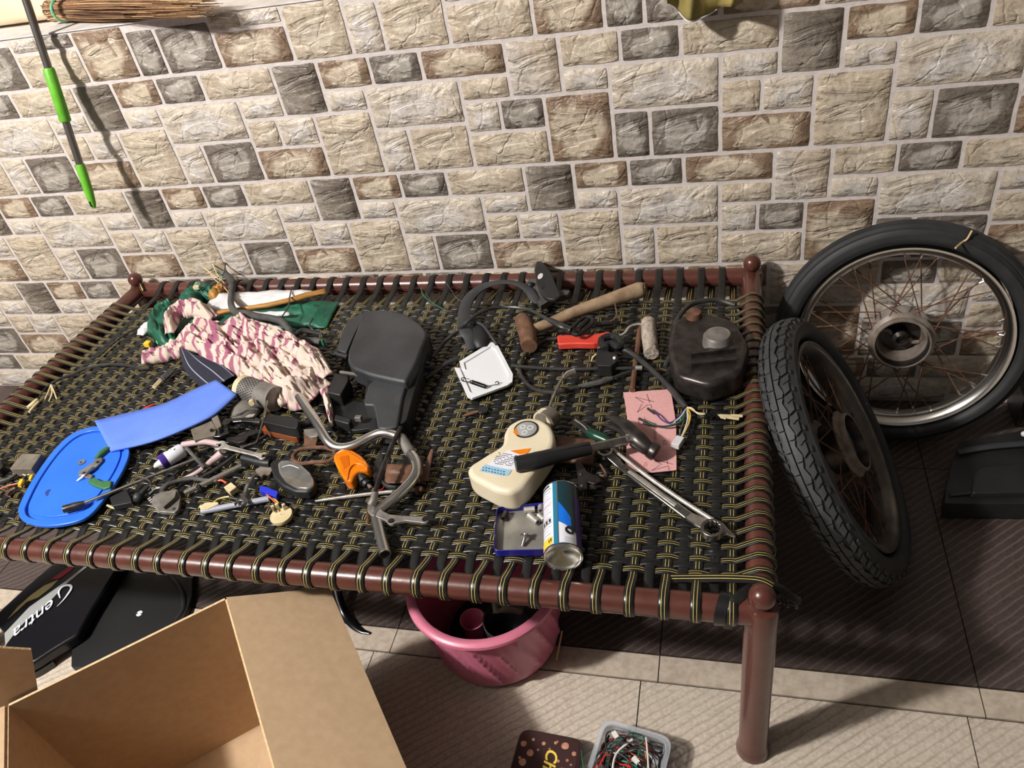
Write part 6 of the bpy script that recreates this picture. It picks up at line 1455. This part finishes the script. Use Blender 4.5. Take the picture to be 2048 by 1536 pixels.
# --- dark machine part at the back right corner of the bed (softly seen in the photo)
mp = thing('engine_part', 'dark greasy engine casing at the back right corner of the bed', 'engine part', W(1440, 690, 0))
put('casing', pixprism([(1345, 640), (1400, 620), (1470, 640), (1500, 690), (1485, 745), (1420, 770), (1350, 750), (1335, 690)], .002, .055, .02, 4), 'iron', mp, bevel=.010, seg=3)
put('boss', MB().lathe([(.001, .03), (.026, .03), (.030, .024), (.032, 0)], Matrix.Translation(W(1435, 690, .052)), 28), 'dull', mp)
put('rust_cap', MB().lathe([(.001, .024), (.016, .022), (.020, 0)], Matrix.Translation(W(1388, 640, .046)), 20), 'rust', mp)
put('fin', pixprism([(1380, 700), (1470, 690), (1472, 697), (1382, 708)], .05, .066, .001), 'iron', mp); put('fin', pixprism([(1380, 720), (1470, 712), (1472, 719), (1382, 728)], .05, .066, .001), 'iron', mp)
put('cable', T_([(1330, 735), (1345, 700), (1350, 650), (1380, 610), (1430, 600), (1470, 610)], [.02, .03, .04, .03, .02, .012], .006, 8), 'cable', mp)

# ================================================================== ON THE WALL
pb = thing('mop_stick', 'grey metal mop stick with two lime green grips against the wall', 'stick', ony(185, 412, -.13))
p_lo, p_hi = ony(187, 412, -.13), ony(52, 0, -.024); dd = (p_hi - p_lo); p_top = p_hi + dd * .12
def at_(py):
    best = min((abs(toP(p_lo + dd * t)[1] - py), t) for t in [k / 400 for k in range(-10, 440)]); return p_lo + dd * best[1]
put('pole', MB().tube([at_(392), p_top], .0098, 16, smooth=False), 'pole', pb)
put('hook', MB().tube([p_top - dd * .02, p_top + Vector((0, .03, .02)), Vector((p_top.x, .09, 1.305)), Vector((p_top.x, .16, 1.279))], .007, 8), 'pole', pb)
put('upper_grip', MB().tube([at_(243), at_(241), at_(139), at_(136)], [.0125, .0145, .0145, .0125], 18, smooth=False), 'grnp', pb, label='lime green upper grip')
put('lower_grip', MB().tube([at_(328), at_(332), at_(385), at_(408), at_(416)], [.0115, .0125, .0120, .0085, .005], 16, smooth=False), 'grnp', pb, label='lime green lower end grip')
put('hanging_hole', MB().tube([at_(400) + Vector((.0, -.0085, 0)), at_(410) + Vector((0, -.0075, 0))], .003, 8, smooth=False), 'ink', pb)
# broom on the sill
br_ = thing('grass_broom', 'bundled straw hand broom with green tie lying on the wall ledge at the top', 'broom', (.25, .0, 1.19))
rnd = random.Random(9)
mb1, mb2, mb3 = MB(), MB(), MB()
ax0, ax1 = Vector((-.022, .090, 1.222)), Vector((.66, -.105, 1.228)); axd = (ax1 - ax0); axn = Vector((-axd.y, axd.x, 0)).normalized()
for i in range(620):
    an = rnd.random() * 2 * pi; q = rnd.random() ** .4; sp_r = rnd.uniform(.6, 1.25)
    def bpnt(t, ry, rz, dz=0): return ax0 + axd * t + axn * (ry * q * math.cos(an)) + Vector((0, 0, rz * q * math.sin(an) + dz))
    te = rnd.uniform(.45, .86)
    P = [bpnt(rnd.uniform(-.01, .015), .027, .027), bpnt(.055, .024, .024), bpnt(te * .5, .034 * sp_r, .029, -.002), bpnt(te, .046 * sp_r, .024, -.006)]
    P = [Vector((p.x, p.y, max(p.z, 1.1935))) for p in P]
    (mb1, mb2, mb3)[0 if i % 5 < 3 else (1 if i % 5 == 3 else 2)].tube(P, [.0017, .0015, .0011, .0006], 4, 3)
for mb, m_ in ((mb1, 'straw'), (mb2, 'straw2'), (mb3, 'strawd')):
    o = put('bristles', mb, m_, br_); o['kind'] = 'stuff'
tc_ = ax0 + axd * .055; o = put('tie', MB().tube([tc_ + axn * (.0262 * math.cos(a)) + Vector((0, 0, .0262 * math.sin(a))) for a in [2 * pi * k / 20 for k in range(21)]], .0035, 6, smooth=False), 'band', br_)
# cloth hanging from the sill at the top right
oc = thing('hanging_cloth', 'crumpled olive cloth with pale hem hanging at the top edge', 'cloth', ony(1400, 0, -.05))
def cl_(u, v):
    x = 1335 + 150 * u; low = 5 + 26 * math.exp(-((u - .33) / .2) ** 2) + 14 * math.sin(u * pi); y = -70 + (70 + low) * v
    b = ony(x, low, -.07 + .018 * math.sin(u * 13) + .012 * noise.noise(Vector((u * 6, 4, 3)))); t = Vector((b.x + .01 * math.sin(u * 9), -.012, 1.196))
    if v < .18: return t + Vector((0, (.18 - v) * .35, .006 * abs(math.sin(u * 14))))
    w = (v - .18) / .82; p = t.lerp(b, w); p.y -= .03 * math.sin(w * pi) + .008 * math.sin(u * 20 + w * 3) * w; return p
put('cloth', MB().grid(cl_, 50, 16), 'khaki', oc, solid=.002, ang=60)
hem = [cl_(k / 50, 1.0) for k in range(8, 34)]; put('hem', MB().tube(hem, .0022, 6, smooth=False), 'sackw', oc, label='pale stitched hem')
